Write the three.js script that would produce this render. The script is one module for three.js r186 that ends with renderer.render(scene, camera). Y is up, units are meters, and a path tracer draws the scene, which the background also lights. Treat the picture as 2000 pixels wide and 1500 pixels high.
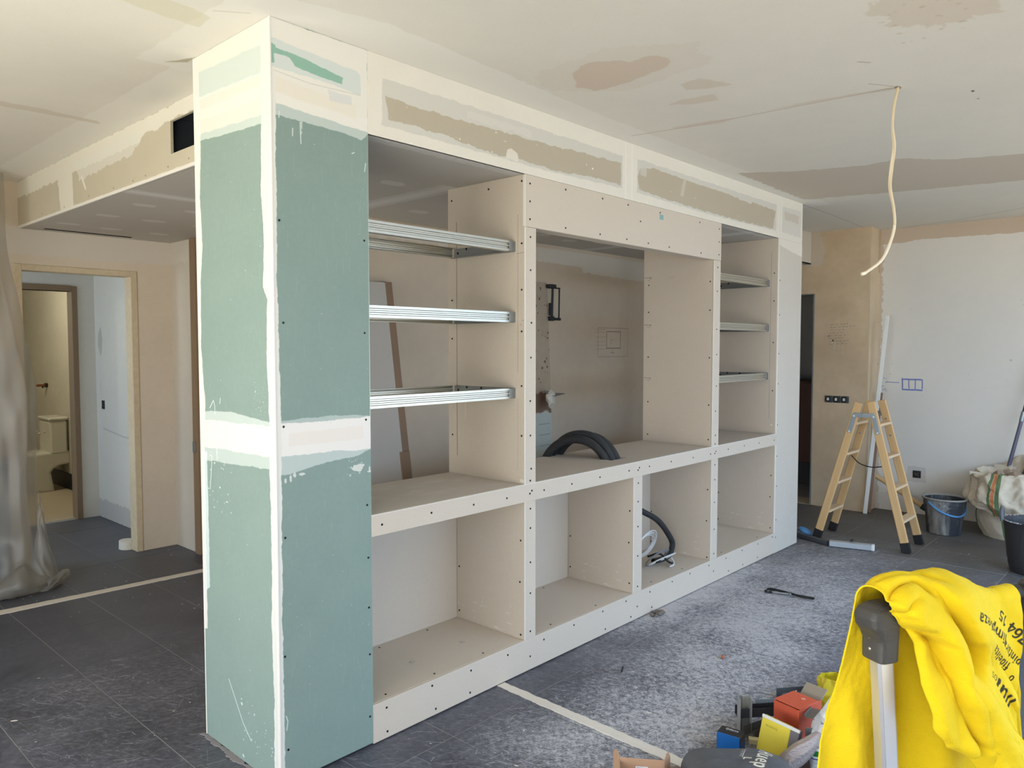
import * as THREE from 'three';
import { mergeGeometries, mergeVertices } from 'three/addons/utils/BufferGeometryUtils.js';
import { RectAreaLightUniformsLib } from 'three/addons/lights/RectAreaLightUniformsLib.js';
import { ImprovedNoise } from 'three/addons/math/ImprovedNoise.js';
import { MarchingCubes } from 'three/addons/objects/MarchingCubes.js';

// ---------------------------------------------------------------- camera, light, exposure
RectAreaLightUniformsLib.init();
const renderer = new THREE.WebGLRenderer({ antialias: true });
renderer.toneMapping = THREE.LinearToneMapping;
renderer.toneMappingExposure = 1.0;
renderer.shadowMap.enabled = true;
const scene = new THREE.Scene();
const camera = new THREE.PerspectiveCamera(2 * Math.atan(750 / 1475.65) * 180 / Math.PI, 2000 / 1500, 0.05, 200);
camera.position.set(-1.3211, 1.5209, 2.2903);
camera.rotation.set(-0.0495, -0.8278, 0, 'YXZ');
scene.add(camera);

const K = { sky: 2.6, sun: 10.5, leftSky: 1.2, leftGround: 7, frontSky: 5.7, frontGround: 0.4, corridor: 6.6, bulb: 1.6 };
const SKY = new THREE.Color(0.55, 0.77, 1.1), GROUND = new THREE.Color(1.0, 0.94, 0.80);
scene.background = new THREE.Color(0.44, 0.68, 1.0);
scene.backgroundIntensity = K.sky;
const sun = new THREE.DirectionalLight(new THREE.Color(1, 0.90, 0.72), K.sun);
sun.name = 'sun';
sun.position.set(-3.2, 8.5, 4.6); sun.target.position.set(0, 0, 0);
sun.castShadow = true; sun.shadow.mapSize.set(2048, 2048);
Object.assign(sun.shadow.camera, { left: -12, right: 12, top: 12, bottom: -12, near: 1, far: 40 });
sun.shadow.camera.updateProjectionMatrix();
scene.add(sun, sun.target);
function windowFill(name, w, h, color, power, pos, look) {          // added area light inside the room, standing in for daylight of one opening
  const l = new THREE.RectAreaLight(color, power, w, h);
  l.name = name; l.position.set(...pos); l.lookAt(...look); scene.add(l); return l;
}
// added tilted area lights: cool downwards for the sky, warm upwards for sunlit paving
windowFill('left_sky_fill', 5.3, 1.2, SKY, K.leftSky, [-2.95, 1.5, 1.1], [0, -1.5, 1.1]);
windowFill('left_paving_fill', 5.3, 1.2, GROUND, K.leftGround, [-2.95, 0.75, 1.1], [0, 3.7, 1.1]);
windowFill('front_sky_fill', 5.0, 1.2, SKY, K.frontSky, [2.9, 1.55, 3.7], [2.9, -3.2, 0.8]);
windowFill('front_paving_fill', 5.0, 1.2, GROUND, K.frontGround, [2.9, 0.75, 3.75], [2.9, 3.7, 0.8]);
windowFill('corridor_sky_fill', 0.9, 1.2, new THREE.Color(0.62, 0.81, 1.0), K.corridor, [-1.95, 1.45, -4.3], [0, 1.2, -4.3]);

// ---------------------------------------------------------------- helpers
let seed = 7;
const rnd = () => { seed = (seed * 1664525 + 1013904223) >>> 0; return seed / 4294967296; };
const rr = (a, b) => a + (b - a) * rnd();
const perlin = new ImprovedNoise();
const noise = (x, y, z = 0.37) => perlin.noise(x, y, z);
const V = (x, y, z) => new THREE.Vector3(x, y, z);
const used = {};
function numbered(n) { const k = used[n] = (used[n] || 0) + 1; return k === 1 ? n : `${n}_${String(k - 1).padStart(3, '0')}`; }
function meta(o, label, category, group, kind) {
  if (label) o.userData.label = label;
  if (category) o.userData.category = category;
  if (group) o.userData.group = group;
  if (kind) o.userData.kind = kind;
  return o;
}
function thing(name, label, category, pos = [0, 0, 0], turn = 0, group) {
  const o = new THREE.Group(); o.name = numbered(name); o.position.set(...pos); o.rotation.y = turn;
  scene.add(o); return meta(o, label, category, group);
}
function struct(name, label) { const o = new THREE.Group(); o.name = name; scene.add(o); return meta(o, label, null, null, 'structure'); }
const partNames = new WeakMap();
function part(name, geo, mat, parent, label) {
  const m = new THREE.Mesh(Array.isArray(geo) ? join(geo) : geo, mat);
  if (parent === scene) m.name = numbered(name);
  else { const c = partNames.get(parent) || {}; partNames.set(parent, c); c[name] = (c[name] || 0) + 1; m.name = c[name] === 1 ? name : `${name}_${String(c[name] - 1).padStart(3, '0')}`; }
  m.castShadow = m.receiveShadow = true; parent.add(m);
  if (label) m.userData.label = label;
  return m;
}
function join(list) {
  const a = list.map(g => { let h = g.index ? g.toNonIndexed() : g; for (const k of Object.keys(h.attributes)) if (!['position', 'normal', 'uv'].includes(k)) h.deleteAttribute(k); return h; });
  return a.length === 1 ? a[0] : mergeGeometries(a);
}
// uv in metres, projected along the dominant axis of each face
function metreUV(g) {
  const p = g.attributes.position, n = g.attributes.normal, uv = new Float32Array(p.count * 2);
  for (let i = 0; i < p.count; i++) {
    const ax = Math.abs(n.getX(i)), ay = Math.abs(n.getY(i)), az = Math.abs(n.getZ(i));
    if (ax >= ay && ax >= az) { uv[2 * i] = p.getZ(i); uv[2 * i + 1] = p.getY(i); }
    else if (ay >= az) { uv[2 * i] = p.getX(i); uv[2 * i + 1] = p.getZ(i); }
    else { uv[2 * i] = p.getX(i); uv[2 * i + 1] = p.getY(i); }
  }
  g.setAttribute('uv', new THREE.BufferAttribute(uv, 2)); return g;
}
// box from min to max with chamfered edges
function bx(x0, x1, y0, y1, z0, z1, c = 0.0012) {
  c = Math.min(c, (x1 - x0) / 3, (y1 - y0) / 3, (z1 - z0) / 3);
  if (c <= 0) { const g = new THREE.BoxGeometry(x1 - x0, y1 - y0, z1 - z0); g.translate((x0 + x1) / 2, (y0 + y1) / 2, (z0 + z1) / 2); return metreUV(g.toNonIndexed()); }
  const lo = [x0, y0, z0], hi = [x1, y1, z1], pos = [];
  const at = (s, f) => [0, 1, 2].map(k => k === f ? (s[k] > 0 ? hi[k] : lo[k]) : (s[k] > 0 ? hi[k] - c : lo[k] + c));
  const quad = (a, b, d, e) => { pos.push(...a, ...b, ...d, ...a, ...d, ...e); };
  const C = (lo.map((v, k) => (v + hi[k]) / 2));
  const push = (pts) => {                                             // orient outwards
    const [a, b, d] = pts.map(p => V(...p)); const n = b.clone().sub(a).cross(d.clone().sub(a));
    const mid = pts.reduce((s, p) => s.add(V(...p)), V(0, 0, 0)).multiplyScalar(1 / pts.length).sub(V(...C));
    const q = [mid.x / (x1 - x0), mid.y / (y1 - y0), mid.z / (z1 - z0)];
    if (n.x * q[0] + n.y * q[1] + n.z * q[2] < 0) pts.reverse();
    if (pts.length === 4) quad(...pts); else pos.push(...pts[0], ...pts[1], ...pts[2]);
  };
  for (let f = 0; f < 3; f++) for (const sg of [-1, 1]) {
    const o = [0, 1, 2].filter(k => k !== f), s = (u, v) => { const r = [0, 0, 0]; r[f] = sg; r[o[0]] = u; r[o[1]] = v; return at(r, f); };
    push([s(-1, -1), s(1, -1), s(1, 1), s(-1, 1)]);
  }
  for (let e = 0; e < 3; e++) { const o = [0, 1, 2].filter(k => k !== e); for (const a of [-1, 1]) for (const b of [-1, 1]) {
    const s = (w, f) => { const r = [0, 0, 0]; r[e] = w; r[o[0]] = a; r[o[1]] = b; return at(r, f); };
    push([s(-1, o[0]), s(1, o[0]), s(1, o[1]), s(-1, o[1])]);
  } }
  for (const a of [-1, 1]) for (const b of [-1, 1]) for (const d of [-1, 1]) push([0, 1, 2].map(f => at([a, b, d], f)));
  const g = new THREE.BufferGeometry(); g.setAttribute('position', new THREE.Float32BufferAttribute(pos, 3)); g.computeVertexNormals(); return metreUV(g);
}
function cyl(r0, r1, h, n = 20, open = false) { return new THREE.CylinderGeometry(r0, r1, h, n, 1, open); }
function rod(a, b, r, n = 10) { const d = b.clone().sub(a), g = cyl(r, r, d.length(), n); g.applyQuaternion(new THREE.Quaternion().setFromUnitVectors(V(0, 1, 0), d.clone().normalize())); g.translate((a.x + b.x) / 2, (a.y + b.y) / 2, (a.z + b.z) / 2); return g; }
function tube(pts, r, seg = 60, n = 10) { return new THREE.TubeGeometry(new THREE.CatmullRomCurve3(pts), seg, r, n); }
// beam of rectangular section between two points; side = direction of its width
function beam(a, b, w, t, side, c = 0.0015) {
  const d = b.clone().sub(a), L = d.length(); d.normalize();
  const s = side.clone().addScaledVector(d, -side.dot(d)).normalize(), n = s.clone().cross(d);
  const g = bx(-w / 2, w / 2, 0, L, -t / 2, t / 2, c); g.applyMatrix4(new THREE.Matrix4().makeBasis(s, d, n).setPosition(a)); return g;
}
function place(g, x, y, z, ry = 0, rx = 0, rz = 0) { g.rotateX(rx); g.rotateZ(rz); g.rotateY(ry); g.translate(x, y, z); return g; }

// ---------------------------------------------------------------- textures
function canvas(w, h) { const c = document.createElement('canvas'); c.width = w; c.height = h; return c; }
// canvas over the rectangle u0..u1 x v0..v1 (metres), drawn in metres
function tex(u0, u1, v0, v1, S, draw, mirror) {
  const w = Math.round((u1 - u0) * S), h = Math.round((v1 - v0) * S), c = canvas(w, h), g = c.getContext('2d');
  const raw = g; g.setTransform(S, 0, 0, -S, -u0 * S, h + v0 * S);
  draw(g, S, raw);
  const t = new THREE.CanvasTexture(c); t.colorSpace = THREE.SRGBColorSpace; t.wrapS = t.wrapT = THREE.ClampToEdgeWrapping;
  t.repeat.set(1 / (u1 - u0), 1 / (v1 - v0)); t.offset.set(-u0 / (u1 - u0), -v0 / (v1 - v0)); t.anisotropy = 8;
  return t;
}
const css = (c, a = 1) => `rgba(${c.map(x => Math.round(x)).join(',')},${a})`;
// mottled ground colour over the whole canvas: several octaves, sizes in metres
function mottle(g, base, amp, sizes, grain = 2, tint = 0) {
  const c = g.canvas, w = c.width, h = c.height, im = g.getImageData(0, 0, w, h), d = im.data, m = g.getTransform ? g.getTransform().a : 400;
  const o = rr(0, 50);
  for (let y = 0; y < h; y++) for (let x = 0; x < w; x++) {
    let v = 0, k = 1; for (const s of sizes) { v += k * noise(x / m / s + o, y / m / s + o * 0.7, k); k *= 0.6; }
    const q = v * amp + (rnd() - 0.5) * 2 * grain, i = (y * w + x) * 4;
    d[i] = base[0] + q + v * tint; d[i + 1] = base[1] + q; d[i + 2] = base[2] + q - v * tint; d[i + 3] = 255;
  }
  g.putImageData(im, 0, 0);
}
function ragged(pts, amp, step = 0.01, closed = true) {               // polygon with trowelled, uneven edges
  const out = [], n = pts.length, o = rr(0, 90);
  for (let i = 0; i < (closed ? n : n - 1); i++) {
    const [ax, ay] = pts[i], [bx_, by] = pts[(i + 1) % n], L = Math.hypot(bx_ - ax, by - ay), k = Math.max(1, Math.round(L / step));
    for (let j = 0; j < k; j++) {
      const t = j / k, x = ax + (bx_ - ax) * t, y = ay + (by - ay) * t;
      const d = amp * (noise(x * 18 + o, y * 18, 3) + 0.6 * noise(x * 60, y * 60 + o, 7) + 0.35 * noise(x * 190, y * 190 + o, 9));
      out.push([x - (by - ay) / (L || 1) * d, y + (bx_ - ax) / (L || 1) * d]);
    }
  }
  return out;
}
function fill(g, pts, color, a = 1) { g.fillStyle = css(color, a); g.beginPath(); pts.forEach((p, i) => i ? g.lineTo(...p) : g.moveTo(...p)); g.closePath(); g.fill(); }
function stroke(g, pts, color, w, a = 1) { g.strokeStyle = css(color, a); g.lineWidth = w; g.lineCap = 'round'; g.lineJoin = 'round'; g.beginPath(); pts.forEach((p, i) => i ? g.lineTo(...p) : g.moveTo(...p)); g.stroke(); }
const rect = (x0, x1, y0, y1) => [[x0, y0], [x1, y0], [x1, y1], [x0, y1]];
function blob(x, y, rx, ry, amp = 0.3, n = 26) { const o = rr(0, 60), p = []; for (let i = 0; i < n; i++) { const t = i / n * 6.2832, k = 1 + amp * noise(Math.cos(t) * 1.5 + o, Math.sin(t) * 1.5 + o); p.push([x + Math.cos(t) * rx * k, y + Math.sin(t) * ry * k]); } return p; }
function specks(g, n, u0, u1, v0, v1, color, r0, r1, a0 = 0.5, a1 = 1) { for (let i = 0; i < n; i++) { const r = rr(r0, r1) * (rnd() < 0.1 ? 1.8 : 1); fill(g, blob(rr(u0, u1), rr(v0, v1), r, r * rr(0.4, 1.3), 0.6, 9), color, rr(a0, a1)); } }
function words(g, text, x, y, size, color, angle = 0, font = 'sans-serif', align = 'left', weight = '') {
  g.save(); g.translate(x, y); g.rotate(angle); g.scale(size / 100, -size / 100); g.fillStyle = css(color); g.font = `${weight} 100px ${font}`; g.textAlign = align; g.textBaseline = 'alphabetic'; g.fillText(text, 0, 0); g.restore();
}
function tiled(S, size, draw) { const c = canvas(size, size), g = c.getContext('2d'); draw(g, size); const t = new THREE.CanvasTexture(c); t.wrapS = t.wrapT = THREE.RepeatWrapping; t.repeat.set(1 / S, 1 / S); return t; }
function noiseTile(g, n, fx, fy, oct = 4, lo = 0, hi = 255) {
  const im = g.getImageData(0, 0, n, n), d = im.data;
  for (let y = 0; y < n; y++) for (let x = 0; x < n; x++) {
    let v = 0, k = 1, f = 1; for (let o = 0; o < oct; o++) {           // wraps by blending two shifted copies
      const a = x / n, X = a * fx * f, Y = y / n * fy * f, W = fx * f, H = fy * f, b = y / n;
      v += k * ((noise(X, Y, o * 5) * (1 - a) + noise(X - W, Y, o * 5) * a) * (1 - b) + (noise(X, Y - H, o * 5) * (1 - a) + noise(X - W, Y - H, o * 5) * a) * b); k *= 0.55; f *= 2;
    }
    const q = lo + (hi - lo) * Math.min(1, Math.max(0, 0.5 + v * 0.75)), i = (y * n + x) * 4; d[i] = d[i + 1] = d[i + 2] = q; d[i + 3] = 255;
  }
  g.putImageData(im, 0, 0);
}
const bumpFine = tiled(0.35, 512, (g, n) => noiseTile(g, n, 10, 10, 5));
const bumpTrowel = tiled(1.3, 512, (g, n) => noiseTile(g, n, 4, 11, 4));
const bumpCloth = tiled(0.06, 256, (g, n) => { noiseTile(g, n, 24, 24, 3); });
const std = (o) => new THREE.MeshStandardMaterial(o);
const rgb = (r, g, b) => new THREE.Color().setRGB(r / 255, g / 255, b / 255, THREE.SRGBColorSpace);
const plain = (c, rough = 0.85, extra = {}) => std({ color: rgb(...c), roughness: rough, ...extra });

const BOARD = [206, 193, 177], COMPOUND = [224, 219, 210], GREEN = [132, 151, 143], PLASTER = [213, 198, 179], WHITEWALL = [222, 217, 208];
const boardTex = tiled(0.9, 1024, (g, n) => {
  const im = g.getImageData(0, 0, n, n), d = im.data;
  for (let y = 0; y < n; y++) for (let x = 0; x < n; x++) { const q = (rnd() - 0.5) * 9, i = (y * n + x) * 4; for (let k = 0; k < 3; k++) d[i + k] = BOARD[k] + q; d[i + 3] = 255; }
  g.putImageData(im, 0, 0);
  for (let i = 0; i < 2600; i++) { const x = rr(0, n), y = rr(0, n), a = rr(0, 6.3), l = rr(3, 11); stroke(g, [[x, y], [x + Math.cos(a) * l, y + Math.sin(a) * l]], rnd() < 0.5 ? [150, 140, 128] : [226, 220, 212], 0.8, rr(0.1, 0.4)); }
});
boardTex.colorSpace = THREE.SRGBColorSpace;
const M = {
  board: std({ map: boardTex, roughness: 0.88, bumpMap: bumpFine, bumpScale: 0.0004 }),
  edge: plain([226, 221, 212], 0.9),
  bead: plain([224, 220, 212], 0.8, { bumpMap: bumpFine, bumpScale: 0.0008 }),
  screw: plain([22, 22, 24], 0.5, { metalness: 0.5 }),
  steel: std({ color: rgb(198, 195, 184), roughness: 0.36, metalness: 1.0 }),
  steelDull: std({ color: rgb(150, 155, 158), roughness: 0.45, metalness: 0.9 }),
  black: plain([26, 26, 28], 0.55), rubber: plain([30, 30, 32], 0.75),
  grout: plain([160, 159, 158], 0.95, { bumpMap: bumpFine, bumpScale: 0.001 }),
  filler: plain([222, 214, 202], 0.95, { bumpMap: bumpFine, bumpScale: 0.002 }),
  white: plain([222, 221, 216], 0.6), screed: plain([196, 182, 160], 0.92, { bumpMap: bumpFine, bumpScale: 0.001 }),
};
// ================================================================ STRUCTURE
const H = 2.6, HS = 2.3;
// ---- floor: slate tiles 39 x 59 cm under plaster dust
const dustAt = (x, z) => {
  const e = (cx, cz, rx, rz, k) => k * Math.exp(-(((x - cx) / rx) ** 2 + ((z - cz) / rz) ** 2));
  return 0.07 + e(2.95, 0.5, 0.95, 0.45, 0.95) + e(2.7, 0.04, 0.6, 0.12, 0.75) + e(1.85, 0.68, 0.7, 0.38, 0.5) + e(0.85, 0.5, 0.3, 0.3, 0.3) + e(1.25, 0.7, 0.4, 0.3, 0.45) + e(4.1, 0.3, 0.8, 0.35, 0.2) + e(-0.1, -1.1, 0.6, 0.6, 0.07) + e(1.15, -3.2, 0.25, 0.12, 0.15);
};
function floorTex(x0, x1, z0, z1, S, strokes) {
  return tex(x0, x1, z0, z1, S, (g) => {
    const c = g.canvas, w = c.width, h = c.height, im = g.getImageData(0, 0, w, h), d = im.data;
    for (let j = 0; j < h; j++) { const z = z1 - j / S; for (let i = 0; i < w; i++) {
      const x = x0 + i / S, D = dustAt(x, z);
      const n1 = noise(x * 3.1, z * 3.1, 1), n2 = noise(x * 14, z * 11, 2), n3 = noise(x * 46, z * 40, 3), n4 = rnd() - 0.5;
      const warm = Math.min(1, Math.max(0, (x - 3.6) / 1.5)); let a = Math.min(0.92, Math.max(0, D * (0.9 + 0.4 * n1 + 0.2 * n2 + 0.6 * n3 + 1.0 * noise(x * 75 + z * 80, (z * 75 - x * 68) * 1.6, 5)) + 0.06 * n3 + 0.03 * n1));
      const soft = 0.75 * Math.exp(-(((x - 2.75) / 0.55) ** 2) - ((z - 0.02) / 0.09) ** 2) + 0.5 * Math.exp(-(((x - 3.5) / 0.35) ** 2) - ((z - 0.03) / 0.07) ** 2); a = Math.min(0.92, a + soft * (0.8 + 0.5 * n2)); const b = 8 * n1 + 7 * n2 + 4 * n3 + 5 * n4, k = (j * w + i) * 4;
      d[k] = (72 + 16 * warm + b) * (1 - a) + 198 * a; d[k + 1] = (74 + 10 * warm + b) * (1 - a) + 196 * a; d[k + 2] = (84 - 5 * warm + b) * (1 - a) + 198 * a; d[k + 3] = 255;
    } }
    g.putImageData(im, 0, 0);
    for (let i = 0; i < strokes; i++) {                                // trowel and broom scratches in the dust
      const x = rr(x0, x1), z = rr(z0, z1), D = dustAt(x, z); if (rnd() > D * 1.8 + 0.3) continue;
      const a = 0.83 + (rnd() - 0.5) * (rnd() < 0.3 ? 3 : 1.3), l = rr(0.01, 0.07) * (D < 0.2 ? 1.3 : 0.8), k = rr(-5, 5), p = [];
      for (let q = 0; q <= 4; q++) { const s = (q / 4 - 0.5) * l; p.push([x + Math.cos(a + k * s) * s, z + Math.sin(a + k * s) * s]); }
      stroke(g, p, rnd() < 0.7 ? [214, 213, 215] : [60, 62, 68], rr(0.0006, 0.002), (D < 0.2 ? rr(0.1, 0.4) * (rnd() < 0.15 ? 2 : 1) : rr(0.2, 0.85)));
    }
    for (let i = 0; i < 90; i++) { const x = rr(x0, x1), z = rr(z0, z1), a = rr(0, 6.3), l = rr(0.08, 0.4); stroke(g, [[x, z], [x + Math.cos(a) * l, z + Math.sin(a) * l]], [150, 150, 152], 0.0012, rr(0.15, 0.5)); }
    specks(g, Math.round((x1 - x0) * (z1 - z0) * 170), x0, x1, z0, z1, [206, 203, 196], 0.0006, 0.0026, 0.35, 0.95);
  });
}
function floorMat(x0, x1, z0, z1, S, n) {
  const t = floorTex(x0, x1, z0, z1, S, n), r = new THREE.CanvasTexture(t.image); r.repeat.copy(t.repeat); r.offset.copy(t.offset);
  return std({ map: t, roughnessMap: r, roughness: 1.55, bumpMap: bumpTrowel, bumpScale: 0.0012 });
}
const floorNear = floorMat(-0.8, 2.6, -1.7, 1.6, 600, 90000), floorFar = floorMat(-3.4, 6.3, -5.1, 4.3, 190, 60000), floorMid = floorMat(2.5, 5.0, -0.5, 1.7, 500, 80000);
const floor = struct('floor');
part('slab', bx(-3.6, 8.1, -0.2, -0.0012, -9.2, 4.4, 0), M.grout, floor);
const TX = 0.392, TZ = 0.588, spare = [];
for (let i = -12; i <= 13; i++) for (let j = -10; j <= 8; j++) {
  let x0 = 1.43 + TX * i + 0.0015, x1 = 1.43 + TX * (i + 1) - 0.0015, z0 = 0.174 + TZ * j + 0.0015, z1 = 0.174 + TZ * (j + 1) - 0.0015;
  x0 = Math.max(x0, -3.4); x1 = Math.min(x1, 6.2); z0 = Math.max(z0, -5.0); z1 = Math.min(z1, 4.2);
  if (x1 - x0 < 0.02 || z1 - z0 < 0.02) continue;
  const cx = (x0 + x1) / 2, cz = (z0 + z1) / 2; if (cz < -3.65 && (cx > 1.3 || cx < -2.1)) continue;
  const lift = noise(i * 1.7, j * 2.3, 5) * 0.0008, g = bx(x0, x1, -0.004, lift, z0, z1, 0.0006);
  const dx = cx + 1.32, dz = cz - 2.29, f = dx * 0.7356 - dz * 0.6757, s = dx * 0.6765 + dz * 0.7365;
  const seen = f > 0.6 && Math.abs(s) < f * 0.68 + 0.45 && 1.52 / f < 0.62 + 0.25 && !(cx > 1.4 && cx < 5.9 && cz < -0.55) && !(cx > 1.3 && cz < -1.3);
  const m = x0 >= 2.5 && x1 < 5.0 && z0 > -0.5 && z1 < 1.7 ? floorMid : x0 > -0.8 && x1 < 2.6 && z0 > -1.7 && z1 < 1.6 ? floorNear : floorFar;
  if (seen) part('tile', g, m, floor); else spare.push(g);
}
part('distant_tiles', spare, floorFar, floor).userData.kind = 'stuff';
function stripGeo(pts, y) { const s = new THREE.Shape(pts.map(p => new THREE.Vector2(p[0], -p[1]))), g = new THREE.ExtrudeGeometry(s, { depth: 0.0035, bevelEnabled: false }); g.rotateX(-Math.PI / 2); g.translate(0, y, 0); return g; }
part('filler_strip', stripGeo(ragged([[1.022, 2.1], [1.062, 0.5], [1.075, 0.0], [1.122, 0.0], [1.112, 0.5], [1.085, 2.1]], 0.005), 0.0005), M.filler, floor);
part('filler_strip', stripGeo(ragged([[-2.2, -2.86], [-2.2, -2.78], [-0.17, -2.70], [1.17, -2.64], [1.17, -2.70], [-0.16, -2.775]], 0.004, 0.02), 0.0005), M.filler, floor);
part('screed_bed', bx(5.93, 6.25, -0.002, 0.003, -1.45, -0.42, 0.001), M.screed, floor);

// ---- ceiling with bare plaster patches and cracks
const CEIL = [222, 216, 205];
const ceilTex = tex(-3.4, 6.2, -3.6, 4.2, 200, (g) => {
  mottle(g, CEIL, 4, [1.6, 0.4, 0.1], 1.2, 0.4);
  const pale = [234, 230, 222];
  fill(g, ragged([[-0.15, -0.7], [-0.15, 0.12], [0.3, 0.24], [1.6, 0.17], [4.6, 0.16], [4.6, -0.1], [0.39, -0.02], [-0.0, -0.0], [0.05, -0.7]], 0.012, 0.03), pale, 0.6);
  fill(g, ragged([[-0.02, -3.5], [-0.02, -0.6], [0.2, -0.6], [0.2, -3.5]], 0.01, 0.04), pale, 0.6);
  const tan = [205, 186, 166];
  fill(g, ragged([[1.093, 0.403], [1.218, 0.32], [1.317, 0.353], [1.318, 0.519], [1.275, 0.723], [1.205, 0.77], [1.132, 0.733], [1.138, 0.651], [1.09, 0.614], [1.039, 0.543], [1.042, 0.469]], 0.012), tan, 0.75);
  fill(g, ragged([[1.0, 0.25], [1.2, 0.22], [1.4, 0.45], [1.36, 0.85], [1.15, 0.92], [0.95, 0.65]], 0.03), tan, 0.16);
  fill(g, ragged([[1.486, 0.657], [1.466, 0.75], [1.636, 0.821], [1.618, 0.738], [1.561, 0.638]], 0.01), tan, 0.5);
  fill(g, ragged([[1.682, 0.48], [1.658, 0.558], [1.689, 0.701], [1.772, 0.682], [1.754, 0.58]], 0.01), tan, 0.45);
  stroke(g, [[1.99, 0.086], [2.037, 0.339], [2.067, 0.596], [2.118, 1.282]], [178, 162, 146], 0.012, 0.5);
  fill(g, ragged([[2.0, 0.32], [2.03, 0.3], [2.1, 0.5], [2.07, 0.62], [2.02, 0.5]], 0.01), tan, 0.4);
  fill(g, ragged([[2.118, 1.3], [2.06, 1.0], [2.05, 0.7], [2.14, 1.28]], 0.01), tan, 0.4);
  fill(g, ragged([[3.136, 0.101], [3.34, 0.404], [3.472, 0.781], [3.42, 0.955], [3.642, 1.148], [3.776, 1.5], [3.85, 2.2], [4.75, 2.2], [4.681, 1.638], [4.585, 1.38], [4.427, 0.654], [4.268, 0.071]], 0.02), [196, 182, 165], 0.8);
  stroke(g, [[4.43, -0.01], [5.0, -0.01], [5.95, -0.04]], [120, 112, 106], 0.006, 0.6);
  stroke(g, [[6.18, 0.22], [6.02, 0.73], [5.72, 1.25], [5.5, 1.8]], [140, 132, 124], 0.01, 0.55);
  fill(g, ragged([[1.227, 1.45], [1.458, 1.48], [1.593, 1.608], [1.575, 1.716], [1.4, 1.9], [1.2, 1.7]], 0.06), tan, 0.45);
  specks(g, 26, 1.3, 1.65, 1.45, 1.7, [184, 160, 136], 0.003, 0.009, 0.2, 0.45);
  fill(g, ragged([[-0.42, -1.66], [-0.199, -1.645], [0.042, -1.658], [0.061, -1.70], [-0.175, -1.72], [-0.42, -1.74]], 0.012), [198, 184, 166], 0.5);
  fill(g, ragged([[-0.5, -0.235], [-0.213, -0.259], [-0.117, -0.26], [-0.12, -0.16], [-0.192, -0.13], [-0.5, -0.12]], 0.012, 0.03), [200, 192, 158], 0.35);
  stroke(g, [[-0.14, -0.1], [-0.05, -0.03]], [150, 145, 120], 0.004, 0.6);
  fill(g, blob(2.13, 1.305, 0.02, 0.012), [130, 115, 100], 0.9); fill(g, blob(2.393, 1.525, 0.012, 0.005), [70, 58, 50], 0.95); fill(g, blob(2.52, 1.52, 0.008, 0.004), [120, 105, 95], 0.8);
  stroke(g, [[1.72, 1.28], [1.76, 1.31]], [150, 138, 126], 0.007, 0.7); stroke(g, [[2.0, 1.23], [2.11, 1.3]], [150, 138, 126], 0.006, 0.6);
  fill(g, ragged([[-0.06, -0.66], [0.0, -0.6], [0.0, -0.52], [-0.03, -0.6]], 0.004), [170, 160, 130], 0.7);
});
const ceiling = struct('ceiling');
part('ceiling_slab', bx(-3.4, 6.2, H, H + 0.2, -3.6, 4.2, 0), std({ map: ceilTex, roughness: 0.9, bumpMap: bumpTrowel, bumpScale: 0.001 }), ceiling);
part('roof_slab', bx(-3.6, 8.1, H + 0.2, H + 0.3, -9.2, 4.4, 0), M.screed, ceiling);
part('corridor_ceiling', bx(-2.1, 1.3, 2.4, H + 0.2, -5.05, -3.6, 0), M.white, ceiling);
part('bathroom_ceiling', bx(-1.1, 1.5, 2.4, H + 0.2, -9.1, -5.0, 0), M.white, ceiling);
part('side_room_ceiling', bx(6.03, 8.1, 2.4, H + 0.2, -3.6, 0.0, 0), M.white, ceiling);

// ---- dropped ceiling behind the unit
const soffitTex = tex(0.1, 6.0, -3.6, 0.05, 260, (g) => {
  mottle(g, [190, 184, 176], 3, [0.7, 0.1], 2);
  const sk = [218, 216, 212];
  for (const [x0, x1, z0, z1] of [[0.177, 1.2, -1.78, -1.66], [0.39, 4.43, -0.07, 0.0], [1.17, 1.32, -1.45, -0.45], [3.55, 3.68, -1.45, 0], [2.4, 2.55, -1.45, -0.5]]) { fill(g, ragged(rect(x0, x1, z0, z1), 0.012), sk, 0.5); fill(g, ragged(rect(x0 + (x1 - x0 > z1 - z0 ? 0 : 0.04), x1 - (x1 - x0 > z1 - z0 ? 0 : 0.04), z0 + (x1 - x0 > z1 - z0 ? 0.035 : 0), z1 - (x1 - x0 > z1 - z0 ? 0.035 : 0)), 0.006), [228, 225, 220], 0.5); }
  for (const [x, z] of [[0.413, -2.057], [0.396, -2.559], [0.342, -3.063], [0.668, -2.562], [0.599, -3.092], [0.913, -3.087], [0.706, -2.068], [0.72, -1.5], [0.42, -1.3], [0.98, -2.56], [1.0, -2.06], [0.982, -0.603], [1.571, -1.1], [1.57, -0.6], [2.0, -1.05], [2.1, -0.55], [2.75, -1.15], [2.75, -0.7], [3.1, -1.2], [3.35, -1.1], [3.9, -1.05], [0.55, -0.65], [3.9, -0.5]]) fill(g, blob(x, z, 0.07, 0.045, 0.25), sk, 0.6);
});
const soffitMat = std({ map: soffitTex, roughness: 0.9 });
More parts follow.
